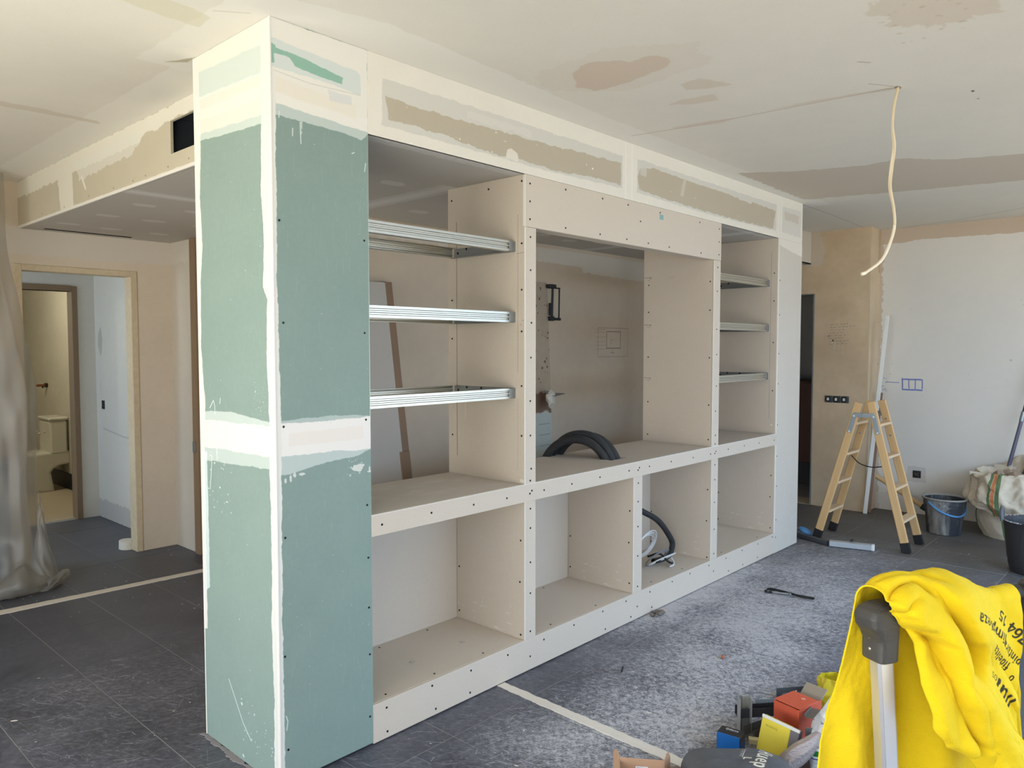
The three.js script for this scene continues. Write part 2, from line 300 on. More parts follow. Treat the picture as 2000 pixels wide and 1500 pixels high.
const fasciaTex = tex(0.38, 4.44, 2.29, 2.6, 480, (g) => {
  mottle(g, [226, 219, 206], 2.5, [0.3, 0.06], 1.5, 0.3);
  const skim = [206, 201, 192], bare = [184, 172, 152];
  fill(g, ragged([[0.455, 2.345], [0.46, 2.52], [1.2, 2.52], [2.03, 2.52], [2.03, 2.352], [1.4, 2.338], [0.7, 2.345]], 0.005), skim, 0.9);
  fill(g, ragged([[2.165, 2.35], [2.17, 2.53], [3.2, 2.53], [3.96, 2.53], [3.955, 2.345], [3.0, 2.335], [2.4, 2.345]], 0.005), skim, 0.9);
  fill(g, ragged([[4.06, 2.35], [4.06, 2.53], [4.4, 2.54], [4.4, 2.34]], 0.006), skim, 0.7);
  fill(g, ragged([[0.472, 2.46], [0.564, 2.449], [0.861, 2.45], [1.172, 2.457], [1.456, 2.461], [1.778, 2.475], [2.016, 2.481], [2.013, 2.367], [1.736, 2.364], [1.457, 2.349], [1.206, 2.361], [1.042, 2.348], [0.803, 2.37], [0.589, 2.375], [0.49, 2.372]], 0.008), bare, 1);
  fill(g, ragged([[2.171, 2.435], [2.196, 2.48], [2.323, 2.508], [2.687, 2.499], [3.203, 2.497], [3.535, 2.478], [3.573, 2.494], [3.944, 2.484], [3.906, 2.354], [3.351, 2.347], [2.75, 2.349], [2.406, 2.36], [2.187, 2.37]], 0.008), bare, 1);
  fill(g, ragged(rect(0.9, 1.3, 2.47, 2.5), 0.01), [214, 208, 198], 0.8); fill(g, ragged([[1.13, 2.345], [1.14, 2.385], [1.17, 2.395], [1.21, 2.38], [1.215, 2.345]], 0.004), [222, 214, 200], 1);
  fill(g, ragged([[2.62, 2.4], [2.66, 2.5], [2.69, 2.5], [2.66, 2.4]], 0.005), [206, 198, 182], 0.7); fill(g, ragged(rect(2.2, 2.26, 2.45, 2.53), 0.006), [206, 201, 192], 0.7);
  for (const x of [2.06, 2.12, 4.0, 4.05]) stroke(g, [[x, 2.3], [x, 2.6]], [236, 231, 222], 0.012, 0.5);
  fill(g, ragged(rect(4.1, 4.36, 2.44, 2.5), 0.01), [190, 178, 160], 0.5);
  specks(g, 60, 0.4, 4.4, 2.3, 2.6, [244, 240, 232], 0.001, 0.004);
});
const beamTex = tex(-3.6, -0.5, 2.29, 2.6, 400, (g) => {
  mottle(g, [190, 181, 160], 3, [0.5, 0.1], 1.5, 0.4);
  const w = [224, 220, 208];
  fill(g, ragged([[-3.6, 2.5], [-3.3, 2.49], [-2.7, 2.495], [-2.66, 2.3], [-2.44, 2.3], [-2.45, 2.5], [-1.99, 2.497], [-1.5, 2.50], [-1.48, 2.525], [-1.3, 2.525], [-1.18, 2.535], [-0.5, 2.54], [-0.5, 2.6], [-3.6, 2.6]], 0.012), w, 0.85);
  fill(g, ragged([[-2.35, 2.44], [-1.6, 2.46], [-1.5, 2.5], [-1.5, 2.56], [-2.4, 2.55]], 0.02), [216, 213, 205], 0.7);
  stroke(g, [[-2.3, 2.45], [-2.27, 2.41], [-2.25, 2.385]], w, 0.02, 0.9); fill(g, ragged(rect(-3.6, -0.5, 2.295, 2.315), 0.003), [226, 220, 206], 1);
  for (const z of [-3.0, -2.6, -2.2, -1.85, -1.6, -1.45, -1.2, -0.99]) fill(g, blob(z, rr(2.325, 2.34), 0.004, 0.004), [92, 84, 74], 1);
});
const drop = struct('dropped_ceiling'), beamMat = std({ map: beamTex, roughness: 0.88, bumpMap: bumpFine, bumpScale: 0.0006 }), fasciaMat = std({ map: fasciaTex, roughness: 0.88, bumpMap: bumpFine, bumpScale: 0.0006 });
for (const [x0, x1, z0, z1] of [[0.18, 0.3, -3.5, -0.551], [0.3, 0.86, -3.5, -3.425], [0.3, 0.86, -3.38, -0.551], [0.86, 1.17, -3.5, -0.551], [0.392, 1.17, -0.551, -0.002], [1.17, 4.43, -1.45, -0.002], [4.43, 5.93, -1.45, -0.51]]) part('soffit_panel', bx(x0, x1, HS, HS + 0.0125, z0, z1, 0), soffitMat, drop);
part('fascia_panel', bx(0.392, 4.43, HS, H, -0.0125, 0, 0.001), fasciaMat, drop, 'front fascia board with smeared joint compound');
part('fascia_panel', [bx(0.177, 0.1895, HS, H, -3.5, -1.167, 0), bx(0.177, 0.1895, HS, H, -0.935, -0.551, 0), bx(0.177, 0.1895, HS, 2.385, -1.167, -0.935, 0), bx(0.177, 0.1895, 2.53, H, -1.167, -0.935, 0)], beamMat, drop, 'side fascia board with a cut-out for a duct');
part('fascia_panel', bx(4.43, 5.93, HS, H, -0.5225, -0.51, 0.001), plain([206, 196, 180], 0.9), drop);
part('slot_diffuser', [bx(0.3, 0.86, HS, HS + 0.09, -3.427, -3.424, 0), bx(0.3, 0.86, HS, HS + 0.09, -3.381, -3.378, 0), bx(0.3, 0.86, HS + 0.088, HS + 0.09, -3.425, -3.38, 0)], plain([18, 18, 20], 0.6), drop);
part('edge_bead', bx(0.172, 0.184, HS - 0.003, HS + 0.012, -3.5, -0.552, 0.002), M.bead, drop);
part('duct_throat', [bx(0.19, 0.75, 2.36, 2.362, -1.2, -0.9, 0), bx(0.19, 0.75, 2.555, 2.557, -1.2, -0.9, 0), bx(0.19, 0.75, 2.36, 2.557, -1.2, -1.198, 0), bx(0.19, 0.75, 2.36, 2.557, -0.902, -0.9, 0), bx(0.748, 0.75, 2.36, 2.557, -1.2, -0.9, 0)], plain([62, 66, 72], 0.5, { metalness: 0.4 }), drop);

// ---- column of green moisture board
const wash = (g, pts, a = 0.75, c = COMPOUND) => fill(g, ragged(pts, 0.004, 0.006), c, a);
function greenBase(g, u0, u1) {
  mottle(g, GREEN, 3, [0.5, 0.12, 0.02], 2.4, 0.5);
  for (let i = 0; i < 260; i++) { const x = rr(u0, u1), y = rr(0, 2.3); stroke(g, [[x, y], [x + rr(-0.004, 0.004), y + rr(0.01, 0.06)]], [168, 198, 186], 0.001, rr(0.1, 0.4)); }
}
const colLeftTex = tex(-0.551, 0, 0, 2.6, 620, (g) => {
  greenBase(g, -0.551, 0);
  const pale = [205, 214, 208];
  wash(g, [[-0.551, 1.085], [-0.02, 1.105], [-0.02, 1.16], [-0.551, 1.15]], 0.7, pale); wash(g, [[-0.551, 1.23], [-0.02, 1.24], [-0.02, 1.262], [-0.3, 1.285], [-0.551, 1.275]], 0.75, pale);
  wash(g, [[-0.551, 1.138], [0, 1.147], [0, 1.25], [-0.551, 1.243]], 1, [222, 218, 211]); wash(g, [[-0.5, 1.17], [-0.1, 1.18], [-0.1, 1.21], [-0.5, 1.2]], 0.6, [232, 226, 214]);
  wash(g, [[-0.551, 2.29], [-0.25, 2.273], [-0.03, 2.262], [0, 2.3], [-0.551, 2.33]], 0.75, pale);
  wash(g, [[-0.551, 2.312], [-0.28, 2.303], [0, 2.29], [0, 2.43], [-0.551, 2.45]], 1, [218, 212, 202]); wash(g, [[-0.5, 2.36], [-0.05, 2.35], [-0.05, 2.39], [-0.5, 2.4]], 0.6, [234, 226, 212]);
  wash(g, [[-0.551, 2.44], [0, 2.425], [0, 2.6], [-0.551, 2.6]], 0.78, [214, 220, 214]); wash(g, [[-0.551, 2.54], [0, 2.52], [0, 2.6], [-0.551, 2.6]], 0.95, [220, 216, 206]);
  wash(g, [[-0.56, 0.42], [-0.525, 0.43], [-0.52, 1.15], [-0.505, 1.3], [-0.53, 1.5], [-0.525, 1.75], [-0.505, 1.9], [-0.515, 2.1], [-0.5, 2.32], [-0.51, 2.6], [-0.56, 2.6]], 1, [220, 217, 210]);
  wash(g, [[-0.53, 0.58], [-0.497, 0.6], [-0.5, 1.12], [-0.53, 1.12]], 0.8, [214, 224, 222]);
  stroke(g, [[-0.551, 0], [-0.549, 0.6]], [220, 217, 210], 0.008, 1);
  wash(g, [[0.01, 0.01], [-0.036, 0.0], [-0.04, 0.15], [-0.034, 0.3], [-0.045, 0.55], [-0.036, 0.75], [-0.042, 1.12], [-0.038, 1.26], [-0.05, 1.5], [-0.04, 1.68], [-0.066, 1.72], [-0.055, 1.9], [-0.07, 2.05], [-0.06, 2.28], [-0.055, 2.6], [0.01, 2.6]], 1, [216, 214, 208]);
  stroke(g, [[-0.022, 0], [-0.024, 1.3], [-0.02, 2.4]], [205, 206, 202], 0.002, 0.8);
  for (const p of [[[-0.47, 1.29], [-0.44, 1.32], [-0.43, 1.3], [-0.43, 1.27]], [[-0.39, 1.31], [-0.385, 1.33]], [[-0.46, 1.11], [-0.47, 1.04], [-0.48, 0.98]], [[-0.42, 1.1], [-0.42, 1.14]], [[-0.36, 0.28], [-0.26, 0.15], [-0.2, 0.1]]]) stroke(g, p, [224, 230, 226], 0.004, 0.85);
  specks(g, 60, -0.52, -0.05, 0, 2.3, [206, 216, 210], 0.0006, 0.0022); specks(g, 40, -0.5, -0.3, 0.9, 1.15, [226, 230, 228], 0.001, 0.004); specks(g, 40, -0.3, 0, 0.02, 0.25, [216, 226, 226], 0.001, 0.004); specks(g, 60, -0.15, -0.06, 1.2, 1.4, [220, 228, 224], 0.0008, 0.002);
});
const colFrontTex = tex(0, 0.392, 0, 2.6, 620, (g) => {
  greenBase(g, 0, 0.392);
  const pale = [196, 204, 198];
  wash(g, [[0, 1.09], [0.05, 1.085], [0.2, 1.11], [0.33, 1.12], [0.392, 1.14], [0.392, 1.16], [0, 1.165]], 0.85, pale); wash(g, [[0, 1.25], [0.02, 1.27], [0.2, 1.275], [0.34, 1.27], [0.392, 1.262], [0.392, 1.24], [0, 1.24]], 0.7, pale);
  wash(g, [[0, 1.148], [0.2, 1.148], [0.392, 1.138], [0.392, 1.262], [0.2, 1.258], [0, 1.262]], 1, [233, 227, 220]); wash(g, [[0.05, 1.18], [0.36, 1.18], [0.36, 1.23], [0.05, 1.225]], 0.5, [228, 216, 204]);
  wash(g, [[0, 2.33], [0.02, 2.285], [0.11, 2.285], [0.115, 2.24], [0.12, 2.285], [0.3, 2.28], [0.36, 2.27], [0.392, 2.3], [0.392, 2.35], [0, 2.36]], 0.85, pale);
  wash(g, [[0, 2.325], [0.392, 2.305], [0.392, 2.6], [0, 2.6]], 0.95, [232, 226, 216]); wash(g, [[0.02, 2.36], [0.2, 2.35], [0.34, 2.34], [0.34, 2.39], [0.02, 2.41]], 0.6, [226, 216, 200]);
  wash(g, [[0.005, 2.44], [0.005, 2.535], [0.15, 2.525], [0.345, 2.51], [0.36, 2.5], [0.36, 2.43], [0.2, 2.44]], 0.9, [205, 210, 206]); wash(g, [[0.23, 2.38], [0.32, 2.385], [0.32, 2.415], [0.22, 2.42]], 0.7, [208, 208, 206]);
  fill(g, ragged([[0.001, 2.516], [0.022, 2.512], [0.021, 2.505], [0.101, 2.501], [0.286, 2.474], [0.281, 2.451], [0.18, 2.453], [0.095, 2.462], [0.072, 2.486], [0.017, 2.484], [0.017, 2.453], [0.002, 2.45]], 0.003, 0.004), [140, 178, 160], 1);
  stroke(g, [[0.01, 2.43], [0.15, 2.42], [0.36, 2.43]], [184, 186, 180], 0.003, 0.6);
  wash(g, [[-0.01, 0], [0.018, 0], [0.016, 0.6], [0.022, 1.3], [0.015, 1.7], [0.018, 2.42], [0.005, 2.44], [0.005, 2.53], [0.015, 2.54], [0.015, 2.6], [-0.01, 2.6]], 1, [226, 222, 214]);
  stroke(g, [[0.39, 1.2], [0.392, 2.3]], [226, 230, 222], 0.003, 0.9);
  for (const [x, y, a, b] of [[0.335, 1.075, 0.025, 0.013], [0.055, 1.07, 0.004, 0.01], [0.035, 1.065, 0.004, 0.01], [0.07, 1.08, 0.006, 0.008], [0.1, 1.08, 0.015, 0.005], [0.385, 1.055, 0.01, 0.004], [0.385, 1.065, 0.004, 0.008]]) fill(g, blob(x, y, a, b, 0.6), [214, 214, 208], 0.95);
  for (const p of [[[0.03, 2.28], [0.032, 2.3]], [[0.08, 2.23], [0.081, 2.255]], [[0.11, 2.28], [0.112, 2.21]], [[0.375, 2.16], [0.38, 2.19]], [[0.32, 2.215], [0.33, 2.22]], [[0.025, 0.2], [0.03, 0.23], [0.024, 0.25]]]) stroke(g, p, [214, 222, 216], 0.004, 0.9);
  specks(g, 40, 0.03, 0.38, 0, 2.28, [196, 208, 202], 0.0006, 0.0022); specks(g, 30, 0.28, 0.36, 1.05, 1.12, [214, 214, 208], 0.0008, 0.0025);
});
const column = struct('column');
const colLeftMat = std({ map: colLeftTex, roughness: 0.82, bumpMap: bumpFine, bumpScale: 0.0005 }), colFrontMat = std({ map: colFrontTex, roughness: 0.82, bumpMap: bumpFine, bumpScale: 0.0005 }), greenMat = plain(GREEN, 0.85);
part('plasterboard_panel', bx(0, 0.0125, 0.004, H, -0.551, -0.0125, 0.001), colLeftMat, column, 'green side board with white joint compound');
part('plasterboard_panel', bx(0, 0.392, 0.012, H, -0.0125, 0, 0.001), colFrontMat, column, 'green front board with white joint compound');
part('plasterboard_panel', bx(0.3795, 0.392, 0.004, H, -0.551, -0.0125, 0.001), greenMat, column);
part('plasterboard_panel', bx(0.0125, 0.3795, 0.004, H, -0.551, -0.5385, 0.001), greenMat, column);
part('core', bx(0.0125, 0.3795, 0, H, -0.5385, -0.0125, 0), M.black, column);
for (const g of [bx(-0.0018, 0.006, 0.004, H, -0.006, 0.0018, 0.0016), bx(-0.0015, 0.005, 0.004, H, -0.5525, -0.546, 0.0016)]) part('corner_bead', g, M.bead, column);
part('plaster_ridge', stripGeo(ragged([[-0.02, -0.57], [-0.018, -0.05], [0.0, -0.0], [0.0, -0.56]], 0.012), 0.001), plain([140, 134, 136], 0.95), column);
// screw heads on a face: points [u, v] on the plane axis = at
function screws(list, r = 0.0042) { return list.map(([x, y, z, ax]) => { const g = cyl(r, r * 0.9, 0.0022, 10); if (ax === 'z') g.rotateX(Math.PI / 2); if (ax === 'x') g.rotateZ(Math.PI / 2); g.translate(x, y, z); return g; }); }
part('screws', screws([[0.025, 1.941], [0.035, 1.601], [0.37, 1.909], [0.368, 1.571], [0.03, 1.25], [0.37, 1.25], [0.372, 0.93], [0.375, 0.73], [0.03, 0.87], [0.376, 0.54], [0.022, 0.46], [0.378, 0.36], [0.376, 0.12], [0.03, 0.13]].map(([x, y]) => [x, y, 0.0003, 'z'])), M.screw, column).userData.kind = 'stuff';

// ---- walls
const wallTexBase = (g, c, a = 6) => mottle(g, c, a, [0.9, 0.25, 0.06], 2, 0.9);
const wmat = (t) => std({ map: t, roughness: 0.92, bumpMap: bumpTrowel, bumpScale: 0.0012 });
const plasterMat = wmat(tex(-3.6, 6.3, 0, 2.7, 140, (g) => { wallTexBase(g, PLASTER); fill(g, ragged(rect(-3.5, 6.2, 2.13, 2.32), 0.02, 0.03), [214, 206, 194], 0.65); }));
const wb = struct('wall_back');
part('wall_section', bx(1.17, 6.03, 0, 2.6, -1.55, -1.45, 0), wmat(tex(1.1, 6.0, 0, 2.6, 300, (g) => {
  wallTexBase(g, [198, 180, 157], 7);
  fill(g, ragged([[1.1, 2.31], [6, 2.31], [6, 2.14], [4.6, 2.1], [3.6, 2.12], [3.58, 2.16], [2.9, 2.17], [1.1, 2.2]], 0.012, 0.02), [212, 206, 194], 0.75);
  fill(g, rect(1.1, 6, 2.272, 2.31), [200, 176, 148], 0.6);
  const pc = [92, 84, 78];
  stroke(g, [...rect(3.934, 4.139, 1.507, 1.648), [3.934, 1.507]], pc, 0.006, 0.75); stroke(g, [...rect(3.81, 4.25, 1.435, 1.678), [3.81, 1.435]], pc, 0.004, 0.5);
  for (const y of [1.5, 1.53, 1.56, 1.6, 1.64, 1.662]) stroke(g, [[3.78, y], [3.92, y + 0.002]], pc, 0.003, 0.4);
  stroke(g, [[4.0, 1.58], [4.0, 1.54]], pc, 0.004, 0.6); stroke(g, [[4.0, 1.58], [4.04, 1.58]], pc, 0.004, 0.6); stroke(g, [[3.99, 1.47], [4.04, 1.465], [4.01, 1.48]], pc, 0.004, 0.6);
  fill(g, ragged(rect(5.2, 6, 0.95, 1.2), 0.02), [222, 214, 202], 0.3);
})), wb);
const wl = struct('wall_far_left');
part('wall_section', bx(-3.4, 0.18, 0, 2.6, -3.6, -3.5, 0), plasterMat, wl);
part('wall_section', bx(0.90, 1.27, 0, 2.6, -3.6, -3.5, 0), plasterMat, wl);
part('wall_section', bx(0.18, 0.90, 2.03, 2.6, -3.6, -3.5, 0), plasterMat, wl);
const sideMat = wmat(tex(-5.1, -1.4, 0, 2.6, 150, (g) => { wallTexBase(g, [204, 194, 180], 4); fill(g, ragged(rect(-3.5, -1.4, 2.14, 2.3), 0.02), [214, 206, 194], 0.6); }));
const wsd = struct('wall_passage');
part('wall_section', bx(1.17, 1.27, 0, 2.6, -3.5, -3.15, 0), sideMat, wsd); part('wall_section', bx(1.17, 1.27, 0, 2.6, -2.2, -1.55, 0), sideMat, wsd);
const oldWood = plain([142, 118, 92], 0.8, { bumpMap: bumpFine, bumpScale: 0.001 }), rawWood = std({ roughness: 0.75, map: tex(-4, 2, -6, 3, 60, (g) => mottle(g, [206, 188, 158], 8, [0.9, 0.12], 6, 0.6)) });
const door2 = struct('door_2');
part('jamb', bx(1.15, 1.27, 0, 2.3, -3.15, -3.07, 0.002), oldWood, door2); part('jamb', bx(1.15, 1.27, 0, 2.3, -2.28, -2.2, 0.002), oldWood, door2);
part('door_leaf', bx(1.2, 1.24, 0.008, 2.29, -3.07, -2.28, 0.002), plain([168, 148, 122], 0.7), door2); part('hinge', bx(1.142, 1.15, 0.75, 0.83, -3.14, -3.1, 0.001), M.steelDull, door2);
const door1 = struct('door_1');
part('jamb', bx(0.872, 0.918, 0, 2.07, -3.605, -3.492, 0.003), rawWood, door1); part('jamb', bx(0.14, 0.186, 0, 2.07, -3.605, -3.492, 0.003), rawWood, door1); part('head', bx(0.186, 0.872, 2.027, 2.068, -3.605, -3.492, 0.003), rawWood, door1);
part('sill_stub', (() => { const g = new THREE.CylinderGeometry(0.075, 0.078, 0.06, 28, 1, false, 0, Math.PI * 2); g.scale(0.75, 1, 0.9); g.translate(0.868, 0.031, -3.665); return g; })(), plain([222, 216, 204], 0.85), door1);
const whiteMat = wmat(tex(-5.2, 4.3, 0, 2.7, 150, (g) => { wallTexBase(g, WHITEWALL, 4); fill(g, ragged(rect(-5.2, -3.5, 0, 0.16), 0.02), [176, 172, 170], 0.6); fill(g, blob(-4.88, 1.56, 0.05, 0.12), [186, 182, 170], 0.7); stroke(g, [[-4.85, 0.8], [-4.4, 0.76], [-3.7, 0.75]], [170, 172, 172], 0.012, 0.6); stroke(g, [[-4.9, 1.2], [-4.89, 1.1]], [150, 150, 150], 0.006, 0.5); }));
const wc = struct('wall_corridor');
part('wall_section', bx(1.13, 1.23, 0, 2.4, -5.1, -3.6, 0), whiteMat, wc); part('wall_section', bx(0.97, 1.13, 0, 2.4, -5.1, -5.0, 0), whiteMat, wc);
part('wall_section', bx(-2.1, 0.24, 0, 2.4, -5.1, -5.0, 0), whiteMat, wc); part('wall_section', bx(0.24, 0.97, 2.0, 2.4, -5.1, -5.0, 0), whiteMat, wc);
part('wall_section', [bx(-2.1, -2.0, 0, 0.85, -5.0, -3.6, 0), bx(-2.1, -2.0, 2.05, 2.4, -5.0, -3.6, 0), bx(-2.1, -2.0, 0.85, 2.05, -5.0, -4.75, 0), bx(-2.1, -2.0, 0.85, 2.05, -3.85, -3.6, 0)], whiteMat, wc);
const door3 = struct('door_3');
part('jamb', bx(0.945, 0.99, 0, 2.045, -5.11, -4.985, 0.003), oldWood, door3); part('jamb', bx(0.22, 0.262, 0, 2.045, -5.11, -4.985, 0.003), oldWood, door3); part('head', bx(0.262, 0.945, 2.0, 2.05, -5.11, -4.985, 0.003), oldWood, door3);
const bathMat = wmat(tex(-9.2, 1.5, 0, 2.5, 120, (g) => wallTexBase(g, [208, 202, 184], 7)));
part('wall_section', bx(1.38, 1.48, 0, 2.4, -9.1, -5.1, 0), bathMat, struct('wall_bathroom_right')); part('wall_section', bx(-1.1, 1.38, 0, 2.4, -9.1, -9.0, 0), bathMat, struct('wall_bathroom_back')); part('wall_section', bx(-1.1, -1.0, 0, 2.4, -9.0, -5.1, 0), bathMat, struct('wall_bathroom_left')); part('wall_section', bx(1.13, 1.38, 0, 2.4, -5.12, -5.1, 0), bathMat, struct('wall_bathroom_front'));
const bfloor = struct('floor_bathroom'); part('floor_finish', bx(-1.1, 1.48, -0.012, 0.004, -9.1, -5.05, 0), plain([190, 176, 150], 0.6), bfloor);
const base1 = struct('baseboard_bathroom'); part('skirting', bx(1.362, 1.38, 0.004, 0.172, -9.0, -5.12, 0.002), plain([34, 34, 38], 0.5), base1);
// right-hand pier, door and white wall
const pierMat = wmat(tex(-1.5, 0.1, 0, 2.65, 400, (g) => {
  mottle(g, [208, 184, 152], 12, [0.5, 0.16, 0.05], 2, 1.3);
  for (let i = 0; i < 26; i++) fill(g, ragged(blob(rr(-0.47, 0), rr(0.1, 2.5), rr(0.03, 0.14), rr(0.03, 0.16)), 0.02), rnd() < 0.5 ? [214, 196, 172] : [192, 162, 124], 0.11);
  fill(g, ragged([[-0.55, 2.28], [-0.42, 2.28], [-0.38, 2.4], [-0.42, 2.6], [-0.55, 2.6]], 0.02), [206, 194, 176], 0.7);
  const ink = [116, 104, 94];
  let y = 1.725; for (const [a, b] of [[-0.32, -0.17], [-0.32, -0.11], [-0.32, -0.17], [-0.32, -0.21], [-0.33, -0.18], [-0.33, -0.185], [-0.32, -0.15], [-0.33, -0.15]]) { let x = a; while (x < b) { const l = rr(0.012, 0.035), p = []; for (let k = 0; k < 7; k++) p.push([x + l * k / 6, y + (x - a) * 0.05 + rr(-0.005, 0.006)]); stroke(g, p, ink, 0.0025, 0.85); x += l + rr(0.006, 0.02); } y -= 0.026; }
  fill(g, blob(-0.29, 1.578, 0.008, 0.007), [60, 54, 50], 1); stroke(g, [[-0.34, 1.56], [-0.29, 1.57]], ink, 0.002, 0.5); stroke(g, [[-0.33, 1.5], [-0.25, 1.48]], ink, 0.002, 0.4); fill(g, blob(-0.33, 1.62, 0.006, 0.008), ink, 0.8); specks(g, 20, -0.33, -0.2, 1.46, 1.56, [214, 204, 190], 0.002, 0.006);
}));
const pierFrontMat = wmat(tex(5.9, 6.25, 0, 2.65, 300, (g) => { mottle(g, [206, 184, 154], 8, [0.3, 0.1], 2, 1); fill(g, ragged(rect(6.14, 6.25, 2.2, 2.6), 0.02), [176, 146, 116], 0.5); specks(g, 60, 6.17, 6.21, 0.9, 2.1, [160, 140, 118], 0.002, 0.006); }));
const wr = struct('wall_right');
part('wall_section', [bx(5.93, 6.03, 0, 2.6, -1.45, -1.37, 0), bx(5.93, 6.03, 2.015, 2.6, -1.37, -0.47, 0), bx(5.93, 6.21, 0, 2.6, -0.47, 0.02, 0)], pierMat, wr);
part('wall_section', bx(5.93, 6.2, 0, 2.6, 0.02, 0.03, 0), pierFrontMat, wr);
part('wall_section', bx(6.2, 6.3, 0, 2.6, 0.0, 4.2, 0), wmat(tex(0, 2.2, 0, 2.65, 560, (g) => {
  wallTexBase(g, WHITEWALL, 3);
  fill(g, ragged([[-0.1, 2.465], [0.2, 2.468], [0.373, 2.482], [0.7, 2.475], [1.143, 2.468], [2.3, 2.45], [2.3, 2.7], [-0.1, 2.7]], 0.006), [198, 178, 156], 0.9);
  fill(g, ragged([[0, 0], [0.06, 0], [0.055, 2.5], [0, 2.5]], 0.02, 0.01), [196, 176, 152], 0.75); fill(g, ragged(rect(0, 0.6, 0, 0.16), 0.02), [206, 196, 186], 0.5);
  const blue = [104, 112, 178], q = (p, w = 0.008) => stroke(g, ragged(p, 0.002, 0.01, false), blue, w, 0.9);
  q([[0.244, 1.222], [0.408, 1.221]], 0.013); q([[0.248, 1.128], [0.418, 1.126]], 0.013); q([[0.244, 1.225], [0.246, 1.128]], 0.011); q([[0.408, 1.221], [0.41, 1.13]], 0.009); q([[0.298, 1.22], [0.3, 1.13]]); q([[0.352, 1.22], [0.352, 1.13]]); q([[0.1, 1.192], [0.16, 1.191], [0.225, 1.192]], 0.006);
  stroke(g, [[0.24, 1.238], [0.24, 1.2]], blue, 0.004, 0.6); specks(g, 30, 0.07, 0.12, 1.1, 1.25, [150, 150, 190], 0.001, 0.005, 0.3, 0.7);
  fill(g, ragged(rect(0.3, 0.46, 0.29, 0.43), 0.012), [196, 190, 182], 0.6); specks(g, 40, 0.1, 2.1, 0.2, 2.3, [176, 170, 164], 0.002, 0.006, 0.3, 0.6);
})), wr);
const trim3 = struct('trim_1'); part('jamb_edge', [bx(5.922, 6.04, 0.003, 2.02, -0.478, -0.466, 0.001), bx(5.922, 6.04, 2.012, 2.022, -1.37, -0.466, 0.001)], plain([122, 124, 120], 0.7), trim3);
const wdark = struct('wall_side_room'), sideRoomMat = plain([206, 203, 198], 0.9);
part('wall_section', bx(8.0, 8.1, 0, 2.4, -3.6, 0, 0), sideRoomMat, wdark); part('wall_section', bx(6.03, 8.1, 0, 2.4, -3.7, -3.6, 0), sideRoomMat, wdark); part('wall_section', bx(6.21, 8.1, 0, 2.4, -0.1, 0.0, 0), sideRoomMat, wdark); part('wall_section', bx(6.03, 6.06, 0, 2.4, -3.6, -1.45, 0), sideRoomMat, wdark);
// window walls behind and beside the camera
const wfront = struct('wall_front'), FW = [0.35, 5.45, 0.06, 2.2], LW = [-1.6, 3.8, 0.06, 2.2];
part('wall_section', [bx(-3.5, FW[0], 0, 2.6, 4.2, 4.3, 0), bx(FW[1], 6.3, 0, 2.6, 4.2, 4.3, 0), bx(FW[0], FW[1], FW[3], 2.6, 4.2, 4.3, 0), bx(FW[0], FW[1], 0, FW[2], 4.2, 4.3, 0)], whiteMat, wfront);
const wleft = struct('wall_left');
part('wall_section', [bx(-3.5, -3.4, 0, 2.6, -3.6, LW[0], 0), bx(-3.5, -3.4, 0, 2.6, LW[1], 4.2, 0), bx(-3.5, -3.4, LW[3], 2.6, LW[0], LW[1], 0), bx(-3.5, -3.4, 0, LW[2], LW[0], LW[1], 0)], whiteMat, wleft);
const glass = new THREE.MeshPhysicalMaterial({ color: 0xffffff, transmission: 1, roughness: 0, thickness: 0, ior: 1.45 }), alu = plain([205, 206, 206], 0.5);
const win1 = struct('window_1'), win2 = struct('window_2');
for (let i = 0; i < 3; i++) { const a = LW[0] + i * 1.8, b = a + 1.8; part('frame', [bx(-3.47, -3.43, LW[2], LW[3], a, a + 0.05), bx(-3.47, -3.43, LW[2], LW[3], b - 0.05, b), bx(-3.47, -3.43, LW[2], LW[2] + 0.06, a + 0.05, b - 0.05), bx(-3.47, -3.43, LW[3] - 0.06, LW[3], a + 0.05, b - 0.05)], alu, win1); part('pane', bx(-3.452, -3.448, LW[2] + 0.06, LW[3] - 0.06, a + 0.05, b - 0.05, 0), glass, win1); }
for (let i = 0; i < 3; i++) { const a = FW[0] + i * 1.7, b = a + 1.7; part('frame', [bx(a, a + 0.05, FW[2], FW[3], 4.23, 4.27), bx(b - 0.05, b, FW[2], FW[3], 4.23, 4.27), bx(a + 0.05, b - 0.05, FW[2], FW[2] + 0.06, 4.23, 4.27), bx(a + 0.05, b - 0.05, FW[3] - 0.06, FW[3], 4.23, 4.27)], alu, win2); part('pane', bx(a + 0.05, b - 0.05, FW[2] + 0.06, FW[3] - 0.06, 4.248, 4.252, 0), glass, win2); }
const terrace = struct('terrace'); part('paving', bx(-40, 40, -0.4, -0.2, -40, 40, 0), plain([206, 196, 172], 0.9), terrace);
